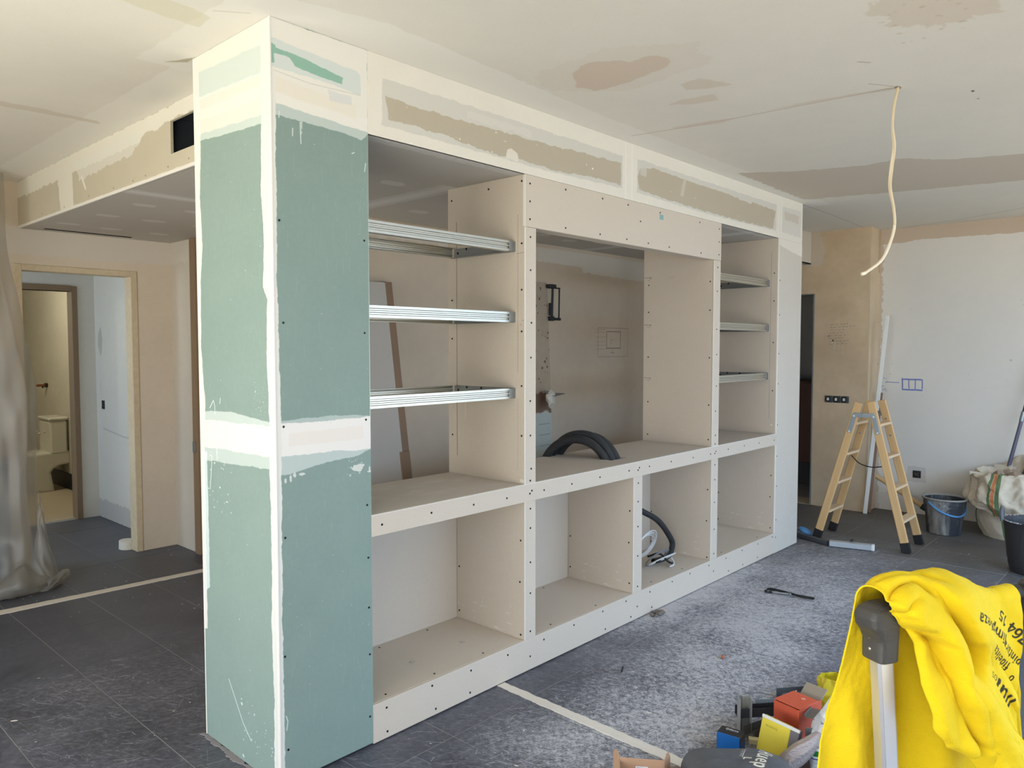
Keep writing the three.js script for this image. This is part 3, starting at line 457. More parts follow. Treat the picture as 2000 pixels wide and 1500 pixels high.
// ================================================================ BUILT-IN SHELVING UNIT
const U = { x0: 0.392, x1: 4.012, dep: -0.514, hw: 0.886, hb: 0.804, hp: 0.156, hh: 2.064 };
const unit = thing('shelving_unit', 'long grey plasterboard built-in shelving wall with open bays beside the green column', 'shelving unit');
unit.userData.group = undefined; delete unit.userData.group;
const B = 0.0125;
function pencilMat(z0, z1, y0, y1, draw) {
  return std({ roughness: 0.88, bumpMap: bumpFine, bumpScale: 0.0004, map: tex(z0, z1, y0, y1, 620, (g) => {
    mottle(g, BOARD, 1.6, [0.3, 0.07], 3.6);
    for (let i = 0; i < 2600 * (z1 - z0) * (y1 - y0); i++) { const x = rr(z0, z1), y = rr(y0, y1), a = rr(0, 6.3), l = rr(0.003, 0.009); stroke(g, [[x, y], [x + Math.cos(a) * l, y + Math.sin(a) * l]], rnd() < 0.5 ? [150, 140, 128] : [228, 222, 214], 0.0008, rr(0.15, 0.45)); }
    draw(g);
  }) });
}
const pc = [96, 92, 92];
const dividerMat = pencilMat(-0.52, 0, 0.88, 2.3, (g) => {
  stroke(g, [[-0.452, 0.98], [-0.452, 2.13]], pc, 0.0035, 0.8); stroke(g, [[-0.045, 1.4], [-0.045, 2.12]], pc, 0.002, 0.6); stroke(g, [[-0.045, 0.95], [-0.045, 1.28]], pc, 0.0016, 0.4);
  stroke(g, [[-0.051, 1.945], [-0.005, 1.948]], pc, 0.002, 0.6); stroke(g, [[-0.02, 1.64], [-0.01, 1.641]], pc, 0.002, 0.7); stroke(g, [[-0.03, 1.62], [-0.022, 1.621]], pc, 0.002, 0.7);
  stroke(g, [[-0.395, 1.17], [-0.392, 1.27], [-0.4, 1.3]], [222, 214, 204], 0.006, 0.5); fill(g, blob(-0.02, 0.9, 0.012, 0.01), [230, 222, 212], 0.9);
});
const middleMat = pencilMat(-0.52, 0, 0.88, 2.3, (g) => {
  for (const y of [1.98, 1.665, 1.31]) { stroke(g, [[-0.51, y], [-0.455, y], [-0.47, y - 0.015]], pc, 0.003, 0.8); stroke(g, [[-0.49, y - 0.012], [-0.468, y - 0.022]], pc, 0.002, 0.6); }
  stroke(g, [[-0.33, 1.975], [-0.28, 1.975]], pc, 0.002, 0.3);
  for (let i = 0; i < 26; i++) { const z = rr(-0.5, -0.1), y = rr(0.9, 1.15); stroke(g, [[z, y], [z + rr(-0.05, 0.05), y + rr(-0.004, 0.004)]], [226, 214, 198], rr(0.001, 0.003), rr(0.3, 0.7)); }
});
const rightBayMat = pencilMat(-0.52, 0, 0.88, 2.3, (g) => { stroke(g, [[-0.05, 1.0], [-0.05, 2.2]], pc, 0.002, 0.6); fill(g, blob(-0.03, 0.95, 0.008, 0.006), [230, 226, 220], 0.9); });
const scuffMat = pencilMat(-0.52, 0, 0.1, 0.85, (g) => { for (let i = 0; i < 16; i++) { const z = rr(-0.45, -0.05), y = rr(0.16, 0.3); fill(g, blob(z, y, rr(0.003, 0.02), rr(0.002, 0.006), 0.7), [222, 218, 214], rr(0.3, 0.7)); } for (let i = 0; i < 10; i++) stroke(g, [[rr(-0.2, -0.05), rr(0.4, 0.7)], [rr(-0.2, -0.05), rr(0.4, 0.7)]], [220, 218, 214], 0.0012, 0.35); });
// lower storey
part('plinth_board', bx(U.x0, U.x1, 0.006, U.hp, -B, 0), M.board, unit);
part('base_board', bx(U.x0, U.x1, U.hp - B, U.hp, -0.5, -B), M.board, unit);
part('back_board', bx(U.x0, 1.2605, U.hp, U.hb, -0.47, -0.457), M.board, unit);
part('back_board', bx(1.3355, 2.1615, U.hp, U.hb, -0.47, -0.457), M.board, unit);
part('back_board', bx(2.2455, 3.0455, U.hp, U.hb, -0.47, -0.45), M.board, unit);
part('back_board', bx(3.1305, U.x1, U.hp, U.hb, -0.47, -0.457), M.board, unit);
const uprights = [[1.26, 1.336], [2.161, 2.246], [3.045, 3.131]];
for (const [a, b] of uprights) {
  part('face_strip', bx(a + 0.003, b, U.hp, U.hb, -B, 0.0003), M.board, unit);
  part('side_board', bx(a, a + B, U.hp, U.hb, -0.457, -0.0005), scuffMat, unit);
  part('side_board', bx(b - B, b, U.hp, U.hb, -0.457, -B), M.board, unit);
}
part('side_board', bx(U.x1 - B, U.x1, U.hp, U.hb, -0.457, -0.0005), scuffMat, unit);
// worktop, with the slot cut for the conduits
const wt = new THREE.Shape([[U.x0, -U.dep], [U.x1, -U.dep], [U.x1, B], [U.x0, B]].map(p => new THREE.Vector2(...p)));
const slot = new THREE.Path([[2.14, 0.135], [2.30, 0.135], [2.30, 0.19], [2.14, 0.19]].map(p => new THREE.Vector2(...p))); wt.holes.push(slot);
const wtGeo = new THREE.ExtrudeGeometry(wt, { depth: B, bevelEnabled: false }); wtGeo.rotateX(-Math.PI / 2); wtGeo.translate(0, U.hw - B, 0); wtGeo.deleteAttribute('uv');
part('worktop', metreUV(wtGeo), std({ roughness: 0.88, bumpMap: bumpFine, bumpScale: 0.0004, map: tex(0.38, 4.02, -0.52, 0, 480, (g) => { mottle(g, [200, 190, 178], 3, [0.4, 0.1], 3); for (let i = 0; i < 30; i++) fill(g, ragged(blob(rr(0.5, 1.2), rr(-0.45, -0.05), rr(0.02, 0.1), rr(0.006, 0.03), 0.6), 0.006), [216, 208, 200], rr(0.1, 0.3)); for (let i = 0; i < 40; i++) fill(g, blob(rr(1.4, 3.9), rr(-0.48, -0.03), rr(0.004, 0.05), rr(0.003, 0.02), 0.6), [214, 208, 200], rr(0.1, 0.3)); fill(g, rect(0.38, 4.02, -0.016, 0), [222, 216, 208], 0.8); }) }), unit);
part('worktop_underside', bx(U.x0, U.x1, U.hb, U.hb + B, -0.5, -B), M.board, unit);
part('worktop_fascia', bx(U.x0, U.x1, U.hb, U.hw, -B, 0.0006), M.board, unit);
part('worktop_nosing', bx(U.x0, U.x1, U.hw - 0.002, U.hw + 0.0012, -B, 0.001, 0.0008), M.edge, unit);
// upper storey
part('side_board', bx(1.26, 1.26 + B, U.hw, 2.2995, U.dep, -0.0005), dividerMat, unit); part('side_board', bx(1.336 - B, 1.336, U.hw, 2.2995, U.dep, -B), M.board, unit);
part('end_strip', bx(1.26 + B, 1.336 - B, U.hw, 2.2995, U.dep, U.dep + B), M.board, unit); part('end_strip', bx(3.045 + B, 3.131 - B, U.hw, 2.2995, U.dep, U.dep + B), M.board, unit);
part('side_board', bx(3.045, 3.045 + B, U.hw, 2.2995, U.dep, -B), middleMat, unit); part('side_board', bx(3.131 - B, 3.131, U.hw, 2.2995, U.dep, -B), M.board, unit);
part('side_board', bx(U.x1 - B, U.x1, U.hw, 2.2995, U.dep, -0.0005), rightBayMat, unit);
part('face_strip', bx(1.263, 1.336, U.hw, U.hh - 0.001, -B, 0.0003), M.board, unit); part('face_strip', bx(3.047, 3.131, U.hw, U.hh - 0.001, -B, 0.0003), M.board, unit);
part('header_panel', bx(1.258, 3.131, U.hh, 2.2985, -B, 0.0025), M.board, unit);
part('header_backing', bx(1.336, 3.045, U.hh, 2.2985, -0.075, -0.0625), M.board, unit); part('header_soffit', bx(1.336, 3.045, U.hh, U.hh + B, -0.0625, -B), M.board, unit);
part('measure_mark', bx(2.395, 2.435, 2.235, 2.262, 0.0024, 0.0029, 0), plain([136, 170, 172], 0.9), unit);
part('pilaster_panel', bx(U.x1, 4.431, 0.004, 2.2995, -B, 0.0008), std({ roughness: 0.88, bumpMap: bumpFine, bumpScale: 0.0004, map: tex(4.0, 4.44, 0, 2.3, 480, (g) => { mottle(g, [205, 196, 183], 2, [0.3, 0.07], 3); wash(g, [[4.0, 2.26], [4.1, 2.24], [4.25, 2.22], [4.44, 2.2], [4.44, 2.32], [4.0, 2.32]], 0.9, [228, 221, 208]); specks(g, 24, 4.02, 4.4, 0.05, 0.7, [228, 226, 222], 0.001, 0.006); }) }), unit);
part('pilaster_side', bx(4.4185, 4.431, 0.004, 2.2995, -0.51, -B), M.board, unit);
for (const g of [bx(1.2585, 1.2635, U.hp, U.hb, -0.004, 0.0012, 0.001), bx(1.2575, 1.2632, U.hw, U.hh - 0.002, -0.004, 0.0012, 0.001), bx(1.2565, 1.2605, U.hh + 0.001, 2.298, -0.011, 0.0032, 0.001), bx(2.1595, 2.1635, U.hp, U.hb, -0.004, 0.0012, 0.001), bx(3.0435, 3.0475, U.hp, U.hb, -0.004, 0.0012, 0.001), bx(3.0435, 3.0475, U.hw, U.hh - 0.002, -0.004, 0.0012, 0.001), bx(U.x1 - 0.001, U.x1 + 0.008, U.hp, U.hb, -0.004, 0.0016, 0.001), bx(U.x1 - 0.001, U.x1 + 0.008, U.hw, 2.298, -0.004, 0.0016, 0.001)]) part('edge_bead', g, M.edge, unit);
// screw heads
const sc = [], zf = 0.0012;
for (let x = 0.45; x < 4; x += 0.235) { sc.push([x + rr(-0.02, 0.02), 0.128 + rr(-0.008, 0.006), zf - 0.0012, 'z']); if (Math.round(x * 10) % 2) sc.push([x + rr(-0.03, 0.06), 0.024 + rr(-0.003, 0.01), zf - 0.0012, 'z']); sc.push([x + rr(-0.02, 0.02), 0.845 + rr(-0.004, 0.004), zf - 0.0006, 'z']); }
for (const [a, b] of uprights) { const m = (a + b) / 2; for (const y of [0.075, 0.19, 0.36, 0.52, 0.67, 0.775]) sc.push([m, y + rr(-0.01, 0.01), y < 0.15 ? 0 : 0.0004, 'z']); sc.push([m - 0.004, 0.84, 0.0008, 'z'], [m + 0.01, 0.852, 0.0008, 'z']); }
for (const m of [1.30, 3.09]) for (const y of [0.9, 0.955, 1.11, 1.27, 1.47, 1.63, 1.87, 2.02]) sc.push([m + rr(-0.004, 0.004), y, 0.0004, 'z']);
for (const x of [1.29, 3.1]) for (const y of [2.1, 2.18, 2.26]) sc.push([x, y, 0.0026, 'z']);
for (const x of [1.55, 1.85, 2.08, 2.4, 2.85]) sc.push([x, 2.272, 0.0026, 'z']); for (const x of [1.55, 1.83, 2.07, 2.28, 2.5, 2.87]) sc.push([x, 2.09, 0.0026, 'z']); sc.push([2.2, 2.2, 0.0026, 'z']);
for (const y of [0.12, 0.25, 0.5, 0.72, 0.95, 1.25, 1.47, 1.75, 2.0]) sc.push([4.035, y, 0.001, 'z']);
for (const z of [-0.485, -0.02]) for (const y of [1.08, 1.31, 1.56, 1.75, 1.96, 2.24]) { sc.push([1.2596, y + (z < -0.1 ? 0 : 0.03), z, 'x']); }
sc.push([1.2596, 2.262, -0.23, 'x']);
for (const z of [-0.475, -0.025]) for (const y of [0.93, 1.15, 1.45, 1.75, 1.93]) sc.push([3.0446, y, z, 'x']);
for (const y of [1.2, 1.55, 1.85, 2.05]) sc.push([U.x1 - B - 0.0004, y, -0.025, 'x']);
for (const a of [1.26, 2.161, 3.045, U.x1 - B]) for (const [z, y] of [[-0.025, 0.2], [-0.025, 0.6], [-0.03, 0.42], [-0.44, 0.2], [-0.44, 0.42]]) sc.push([a - 0.0004, y + rr(-0.03, 0.03), z, 'x']);
for (const x of [0.47, 0.75, 1.05, 1.5, 1.9, 2.4, 2.8, 3.3, 3.8]) for (const z of [-0.43, -0.04]) sc.push([x + rr(-0.04, 0.04), U.hp + 0.0003, z, 'y']);
part('screws', screws(sc, 0.0048), M.screw, unit).userData.kind = 'stuff';
part('screw_filler', screws([[0.75, U.hp + 0.0005, -0.2, 'y'], [0.62, U.hp + 0.0005, -0.33, 'y'], [1.05, U.hp + 0.0005, -0.2, 'y']], 0.012), M.filler, unit).userData.kind = 'stuff';

// galvanised frames for the shelves still to come: C-section rails with rolled grooves
function railGeo(x0, x1, zc, flip) {
  const hgt = 0.047, d = 0.03, t = 0.0016, P = [];
  const face = [[0, 0], [0, 0.010], [0.004, 0.013], [0.004, 0.018], [0, 0.021], [0, 0.026], [0.004, 0.029], [0.004, 0.034], [0, 0.037], [0, hgt]];
  for (const [u, v] of face) P.push([-u, v]); P.push([-d, hgt], [-d, hgt - t], [-0.006, hgt - t]);
  for (const [u, v] of face.slice(1, -1).reverse()) P.push([-u - t, v]); P.push([-0.006, t], [-d, t], [-d, 0]);
  const s = new THREE.Shape(P.map(p => new THREE.Vector2(p[0] * flip, p[1]))), g = new THREE.ExtrudeGeometry(s, { depth: x1 - x0, bevelEnabled: false });
  g.rotateY(Math.PI / 2); g.scale(1, 1, -1); // shape x -> z
  const ix = g.index; if (!ix) { const p = g.attributes.position.array; for (let i = 0; i < p.length; i += 9) for (let k = 0; k < 3; k++) { const q = p[i + 3 + k]; p[i + 3 + k] = p[i + 6 + k]; p[i + 6 + k] = q; } g.computeVertexNormals(); }
  g.translate(x0, 0, zc); return metreUV(g);
}
function makeFrame(x0, x1, label) {
  const f = new THREE.Group(); f.userData.label = label;
  const rail = (n, g, m = M.steel) => { const q = new THREE.Mesh(g, m); q.name = n; q.castShadow = q.receiveShadow = true; f.add(q); };
  rail('front_rail', railGeo(x0 + 0.001, x1 - 0.04, -0.06, 1)); rail('rear_rail', railGeo(x0 + 0.001, x1 - 0.02, -0.466, -1));
  rail('end_rail', join([bx(x1 - 0.0022, x1 - 0.0006, 0, 0.047, -0.47, -0.062, 0), bx(x1 - 0.03, x1 - 0.0006, 0, 0.0016, -0.47, -0.062, 0), bx(x1 - 0.042, x1 - 0.0006, 0.001, 0.046, -0.0605, -0.0585, 0.0005)]), M.steelDull);
  rail('end_rail_001', join([bx(x0 + 0.0006, x0 + 0.0022, 0, 0.047, -0.47, -0.062, 0), bx(x0 + 0.0006, x0 + 0.03, 0, 0.0016, -0.47, -0.062, 0)]), M.steelDull);
  rail('screws', join(screws([[x1 - 0.003, 0.024, -0.44, 'x'], [x1 - 0.003, 0.04, -0.38, 'x'], [x1 - 0.003, 0.04, -0.28, 'x'], [x1 - 0.003, 0.03, -0.16, 'x'], [x1 - 0.015, 0.0018, -0.3, 'y'], [x1 - 0.015, 0.0018, -0.15, 'y']], 0.006)), M.screw); f.children[4].userData.kind = 'stuff';
  return f;
}
let fi = 0;
for (const [x0, x1, side] of [[U.x0, 1.26, 'left bay'], [3.131, U.x1 - B, 'right bay']]) {
  const proto = makeFrame(x0, x1, 'galvanised metal shelf frame');
  [1.955, 1.632, 1.282].forEach((y, k) => { const f = k ? proto.clone() : proto; f.name = fi ? `shelf_frame_${String(fi).padStart(3, '0')}` : 'shelf_frame'; fi++; f.position.y = y; unit.add(f); });
}
// ================================================================ THINGS
const YAW = -0.8278;
// smooth surface from a grid function f(u, v) -> Vector3, given thickness by an offset copy
function sheet(f, nu, nv, uvf, thick = 0) {
  const pos = [], uv = [], idx = [];
  for (let j = 0; j <= nv; j++) for (let i = 0; i <= nu; i++) { const u = i / nu, v = j / nv, p = f(u, v); pos.push(p.x, p.y, p.z); const q = uvf ? uvf(u, v) : [u, v]; uv.push(q[0], q[1]); }
  for (let j = 0; j < nv; j++) for (let i = 0; i < nu; i++) { const a = j * (nu + 1) + i, b = a + 1, c = a + nu + 1, d = c + 1; idx.push(a, b, d, a, d, c); }
  let g = new THREE.BufferGeometry(); g.setAttribute('position', new THREE.Float32BufferAttribute(pos, 3)); g.setAttribute('uv', new THREE.Float32BufferAttribute(uv, 2)); g.setIndex(idx); g.computeVertexNormals();
  if (!thick) return g;
  const N = g.attributes.normal, n = N.count, P2 = pos.slice(), U2 = uv.slice(), I2 = idx.slice();
  for (let k = 0; k < n; k++) { P2.push(pos[3 * k] - N.getX(k) * thick, pos[3 * k + 1] - N.getY(k) * thick, pos[3 * k + 2] - N.getZ(k) * thick); U2.push(uv[2 * k], uv[2 * k + 1]); }
  for (let k = 0; k < idx.length; k += 3) I2.push(idx[k] + n, idx[k + 2] + n, idx[k + 1] + n);
  const rim = []; for (let i = 0; i < nu; i++) rim.push([i, i + 1]); for (let j = 0; j < nv; j++) rim.push([j * (nu + 1) + nu, (j + 1) * (nu + 1) + nu]); for (let i = nu; i > 0; i--) rim.push([nv * (nu + 1) + i, nv * (nu + 1) + i - 1]); for (let j = nv; j > 0; j--) rim.push([j * (nu + 1), (j - 1) * (nu + 1)]);
  for (const [a, b] of rim) I2.push(b, a, a + n, b, a + n, b + n);
  g = new THREE.BufferGeometry(); g.setAttribute('position', new THREE.Float32BufferAttribute(P2, 3)); g.setAttribute('uv', new THREE.Float32BufferAttribute(U2, 2)); g.setIndex(I2); g.computeVertexNormals(); return g;
}
const gz = (x, w) => Math.exp(-(x / w) * (x / w)), sstep = (a, b, x) => { const t = Math.min(1, Math.max(0, (x - a) / (b - a))); return t * t * (3 - 2 * t); };

// ---- wooden step ladder
const grainTex = tex(0, 0.5, 0, 1.2, 500, (g) => { mottle(g, [214, 176, 124], 5, [0.6, 0.1], 2, 0.6); for (let i = 0; i < 70; i++) { const x = rr(0, 0.5), a = rr(0.002, 0.02), o = rr(0, 9), p = []; for (let y = 0; y <= 1.2; y += 0.03) p.push([x + a * noise(y * 1.6, o, 1) + 0.004 * noise(y * 6, o, 2), y]); stroke(g, p, rnd() < 0.6 ? [184, 136, 82] : [228, 196, 148], rr(0.0012, 0.004), rr(0.2, 0.6)); } });
grainTex.wrapS = grainTex.wrapT = THREE.RepeatWrapping;
const pine = std({ map: grainTex, roughness: 0.62 }), pineLight = plain([222, 194, 156], 0.7), galv = plain([150, 158, 162], 0.4, { metalness: 0.6 });
const ladder = thing('step_ladder', 'varnished wooden step ladder standing open beside the right wall pier', 'ladder', [4.86, 0, 0.385]);
{
  const nx = -0.15, fx = 0.15, TOP = 1.09;
  for (const sg of [-1, 1]) {                                            // sg -1: legs towards the unit, 1: towards the room
    const foot = sg * 0.33, top = sg * 0.045;
    const at = (x, y) => V(x * (1.13 - 0.26 * y / TOP), y, foot + (top - foot) * y / TOP);
    for (const x of [nx, fx]) {
      const l = part('leg', beam(at(x, 0.055), at(x, TOP + (sg > 0 ? 0.012 : 0)), 0.058, 0.022, V(0, 0, 1), 0.004), pine, ladder);
      part('rubber_foot', beam(at(x, 0.0), at(x, 0.075), 0.064, 0.028, V(0, 0, 1), 0.004), M.rubber, l);
      if (x === fx) for (const y of [0.96, 0.83]) { const b = cyl(0.007, 0.007, 0.006, 10); b.rotateZ(Math.PI / 2); const p = at(x, y); b.translate(p.x - 0.014, p.y, p.z); part('bolt', b, galv, l); }
    }
    for (const y of [0.225, 0.46, 0.69, 0.93]) { const a = at(nx, y), b = at(fx, y); part('tread', bx(a.x + 0.009, b.x - 0.009, y - 0.011, y + 0.009, a.z - 0.034, a.z + 0.034, 0.003), pineLight, ladder); }
  }
  for (const x of [nx, fx]) for (const sg of [-1, 1]) {
    const s = (y) => V(x * (1.13 - 0.26 * y / TOP) + (x < 0 ? -0.0125 : 0.0125), y, sg * (0.33 - 0.285 * y / TOP));
    const h = part('hinge_plate', [beam(s(0.86), s(1.005), 0.034, 0.003, V(0, 0, 1), 0.001), beam(V(s(1.0).x, 1.0, sg * 0.075), V(s(1.0).x + (sg > 0 ? -0.002 : 0), 0.996, -0.012 * sg), 0.036, 0.003, V(0, 1, 0), 0.001)], galv, ladder);
    for (const y of [0.87, 0.99]) { const b = cyl(0.0075, 0.006, 0.006, 12); b.rotateZ(Math.PI / 2); const p = s(y); b.translate(p.x + (x < 0 ? -0.004 : 0.004), y, p.z); part('rivet', b, M.white, h); }
  }
  part('stay_cord', tube([V(0.02, 0.66, -0.14), V(-0.03, 0.61, -0.06), V(-0.06, 0.595, 0.03), V(-0.09, 0.61, 0.12)], 0.004, 24, 8), M.black, ladder);
}
// ---- things leaning in the corner by the ladder
const strip = thing('angle_strip', 'tall white metal strip leaning upright against the beige pier', 'strip', [5.885, 0, 0.055]);
part('length', beam(V(-0.005, 0.001, -0.01), V(0.115, 1.80, 0.105), 0.034, 0.016, V(0.2, 0, 1), 0.002), plain([226, 224, 216], 0.45), strip);
part('band', beam(V(0.049, 0.80, 0.041), V(0.054, 0.875, 0.046), 0.038, 0.021, V(0.2, 0, 1), 0.002), plain([92, 88, 84], 0.7), strip, 'dark tape band');
const lath = thing('wooden_lath', 'dark brown wooden batten standing behind the white strip', 'batten', [5.96, 0, 0.06]);
part('length', beam(V(0, 0.001, -0.005), V(0.10, 1.10, 0.045), 0.03, 0.02, V(0.3, 0, 1), 0.002), plain([142, 112, 92], 0.8), lath);
const pick = thing('digging_tool', 'round wooden tool shaft with black ferrule sloping down behind the ladder', 'tool', [6.0, 0, 0.3]);
part('shaft', rod(V(0.0, 0.335, -0.20), V(0, 0.105, 0.2), 0.021, 16), plain([206, 168, 118], 0.6), pick); part('ferrule', rod(V(0, 0.115, 0.18), V(0.005, 0.045, 0.31), 0.027, 16), M.black, pick); part('head', bx(-0.09, 0.1, 0.0, 0.05, 0.29, 0.34, 0.01), plain([60, 58, 56], 0.6, { metalness: 0.5 }), pick);
// ---- mortar bucket with blue handle
function lathe(pts, n = 48) { return new THREE.LatheGeometry(pts.map(p => new THREE.Vector2(...p)), n); }
const mortarTex = (() => { const c = canvas(1024, 512), g = c.getContext('2d'); g.fillStyle = css([48, 50, 56]); g.fillRect(0, 0, 1024, 512); for (let i = 0; i < 900; i++) { const x = rnd() < 0.75 ? 530 + (rnd() + rnd() - 1) * 150 : rr(0, 1024), y = rr(0, 512); g.fillStyle = css([168, 164, 156], rr(0.04, 0.3)); g.beginPath(); blob(x, y, rr(3, 26), rr(4, 40), 0.7, 12).forEach((p, k) => k ? g.lineTo(...p) : g.moveTo(...p)); g.fill(); } const t = new THREE.CanvasTexture(c); t.colorSpace = THREE.SRGBColorSpace; t.wrapS = THREE.RepeatWrapping; return t; })();
const bucket = thing('mortar_bucket', 'dark plaster-splashed bucket with a blue carrying handle by the white wall', 'bucket', [5.575, 0, 0.755], 1.2);
part('body', lathe([[0, 0.004], [0.118, 0], [0.124, 0.006], [0.143, 0.2], [0.152, 0.235], [0.153, 0.24], [0.157, 0.285], [0.163, 0.287], [0.163, 0.293], [0.152, 0.293], [0.147, 0.24], [0.117, 0.012], [0, 0.012]]), std({ map: mortarTex, roughness: 0.5 }), bucket);
part('rim', lathe([[0.151, 0.282], [0.166, 0.281], [0.167, 0.291], [0.16, 0.296], [0.151, 0.293], [0.151, 0.282]]), plain([150, 148, 142], 0.6), bucket);
{ const p = []; for (let i = 0; i <= 20; i++) { const t = Math.PI * i / 20; p.push(V(Math.cos(t) * 0.163, 0.265 - Math.sin(t) * 0.105, Math.sin(t) * 0.135)); } const hd = part('handle', tube(p, 0.0085, 60, 10), plain([86, 142, 190], 0.45), bucket, 'blue handle hanging down'); hd.rotation.y = -1.75; }
// ---- rubber tub
const tub = thing('rubber_tub', 'tall black rubber tub with a cut-out grip at the frame edge', 'tub', [4.755, 0, 1.475], 0.9);
part('body', lathe([[0, 0.006], [0.125, 0], [0.132, 0.006], [0.14, 0.05], [0.143, 0.055], [0.145, 0.09], [0.149, 0.094], [0.152, 0.13], [0.168, 0.28], [0.176, 0.335], [0.186, 0.345], [0.186, 0.352], [0.17, 0.348], [0.162, 0.28], [0.127, 0.014], [0, 0.014]]), std({ color: rgb(48, 48, 52), roughness: 0.55, bumpMap: bumpFine, bumpScale: 0.002 }), tub);
for (const a of [2.35, -0.8]) { const h = part('grip', [tube([V(-0.07, 0, 0), V(-0.062, 0.05, 0.004), V(-0.03, 0.078, 0.006), V(0.03, 0.078, 0.006), V(0.062, 0.05, 0.004), V(0.07, 0, 0)], 0.011, 40, 10)], plain([96, 98, 106], 0.5), tub); h.position.set(Math.sin(a) * 0.178, 0.338, Math.cos(a) * 0.178); h.rotation.y = a; }
part('splashes', (() => { const l = []; for (let i = 0; i < 40; i++) { const a = rr(0.8, 3.6), r = rr(0.178, 0.186), g = new THREE.SphereGeometry(rr(0.003, 0.009), 7, 5); g.scale(1, 0.4, 1); g.translate(Math.sin(a) * r, 0.351, Math.cos(a) * r); l.push(g); } return l; })(), plain([186, 184, 180], 0.8), tub).userData.kind = 'stuff';
// ---- woven rubble sack
const sackTex = (() => { const c = canvas(1024, 1024), g = c.getContext('2d'); g.fillStyle = css([214, 202, 182]); g.fillRect(0, 0, 1024, 1024); for (let i = 0; i < 1024; i += 6) { g.fillStyle = css([190, 176, 154], 0.28); g.fillRect(i, 0, 2, 1024); g.fillRect(0, i, 1024, 2); } for (const x of [120, 560, 860]) for (const [o, w, k] of [[0, 16, [84, 110, 70]], [18, 14, [206, 122, 74]], [34, 12, [84, 110, 70]]]) { g.fillStyle = css(k, 0.9); g.fillRect(x + o, 0, w, 1024); } for (let i = 0; i < 300; i++) { g.fillStyle = css([150, 140, 124], rr(0.03, 0.14)); g.beginPath(); g.ellipse(rr(0, 1024), rr(0, 1024), rr(5, 60), rr(4, 40), rr(0, 3), 0, 6.3); g.fill(); } const t = new THREE.CanvasTexture(c); t.colorSpace = THREE.SRGBColorSpace; t.wrapS = t.wrapT = THREE.RepeatWrapping; return t; })();
const sackMat = std({ map: sackTex, roughness: 0.85, side: THREE.DoubleSide, bumpMap: bumpCloth, bumpScale: 0.0006 });
const sack = thing('rubble_sack', 'slumped off-white woven rubble sack with green and orange stripes against the wall', 'sack', [5.84, 0, 1.26]);
const crumple = (x, y, z, k) => (1 - 2.4 * Math.abs(noise(x * k, y * k, z * k))) ;
part('body', sheet((u, v) => { const a = u * Math.PI * 2, y = v * 0.42, c = Math.cos(a), s = Math.sin(a), r = (0.255 + 0.06 * Math.sin(Math.PI * Math.min(1, v * 1.2)) - 0.03 * v) * (1 + 0.04 * noise(c * 2, y * 4, s * 2) + 0.03 * crumple(c, y * 3, s, 2.2) + 0.008 * crumple(c, y * 2, s, 7)); return V(c * r * 0.95, y, s * r * 1.05); }, 120, 50, (u, v) => [u * 1.6, v * 0.7]), sackMat, sack);
part('collar', sheet((u, v) => { const a = u * Math.PI * 2, c = Math.cos(a), s = Math.sin(a), out = sstep(0.0, 0.3, v), fold = sstep(0.62, 1, v), lop = 0.5 - 0.5 * (c * 0.55 + s * 0.83); const w = 0.05 * noise(c * 1.6, v * 2.4, s * 1.6) + 0.03 * crumple(c, v * 0.9, s, 2.6) + 0.011 * crumple(c, v * 1.6, s, 5) + 0.004 * crumple(c, v * 2, s, 10); const r = 0.33 - 0.05 * (1 - out) - 0.03 * sstep(0.3, 0.6, v) - 0.17 * fold + 0.05 * lop * (1 - fold) + w, y = 0.20 + 0.06 * (1 - lop) + (0.38 - 0.10 * lop) * sstep(0.05, 0.66, v) - 0.07 * fold + 0.05 * noise(c * 1.8, v * 2, s * 1.8) + 0.022 * crumple(c + 3, v, s, 3.4) + 0.008 * crumple(c + 3, v, s, 7); return V(c * r, Math.max(0.12, y), s * r); }, 180, 80, (u, v) => [u * 1.4 + 0.08, v * 0.6], 0.0015), sackMat, sack, 'crumpled open mouth of the sack');
part('rubble', (() => { const l = []; for (let i = 0; i < 40; i++) { const g = new THREE.DodecahedronGeometry(rr(0.03, 0.06), 0); g.rotateX(rr(0, 3)); g.rotateY(rr(0, 3)); const a = rr(0, 6.3), r = rr(0, 0.2); g.translate(Math.cos(a) * r, 0.45 + rr(-0.02, 0.04), Math.sin(a) * r); l.push(g); } return l; })(), plain([168, 150, 132], 0.95), sack).userData.kind = 'stuff';
const pole = thing('extension_pole', 'dark violet-grey pole with silver ferrule leaning above the rubble sack', 'pole', [6.05, 0, 1.1]);
part('shaft', rod(V(-0.02, 0.35, -0.02), V(0.055, 0.92, 0.085), 0.0145, 14), plain([88, 84, 104], 0.4), pole); part('ferrule', rod(V(0.053, 0.905, 0.082), V(0.063, 0.985, 0.095), 0.0175, 14), M.steelDull, pole); part('shaft', rod(V(0.062, 0.975, 0.094), V(0.13, 1.5, 0.19), 0.0125, 14), plain([58, 58, 66], 0.4), pole);
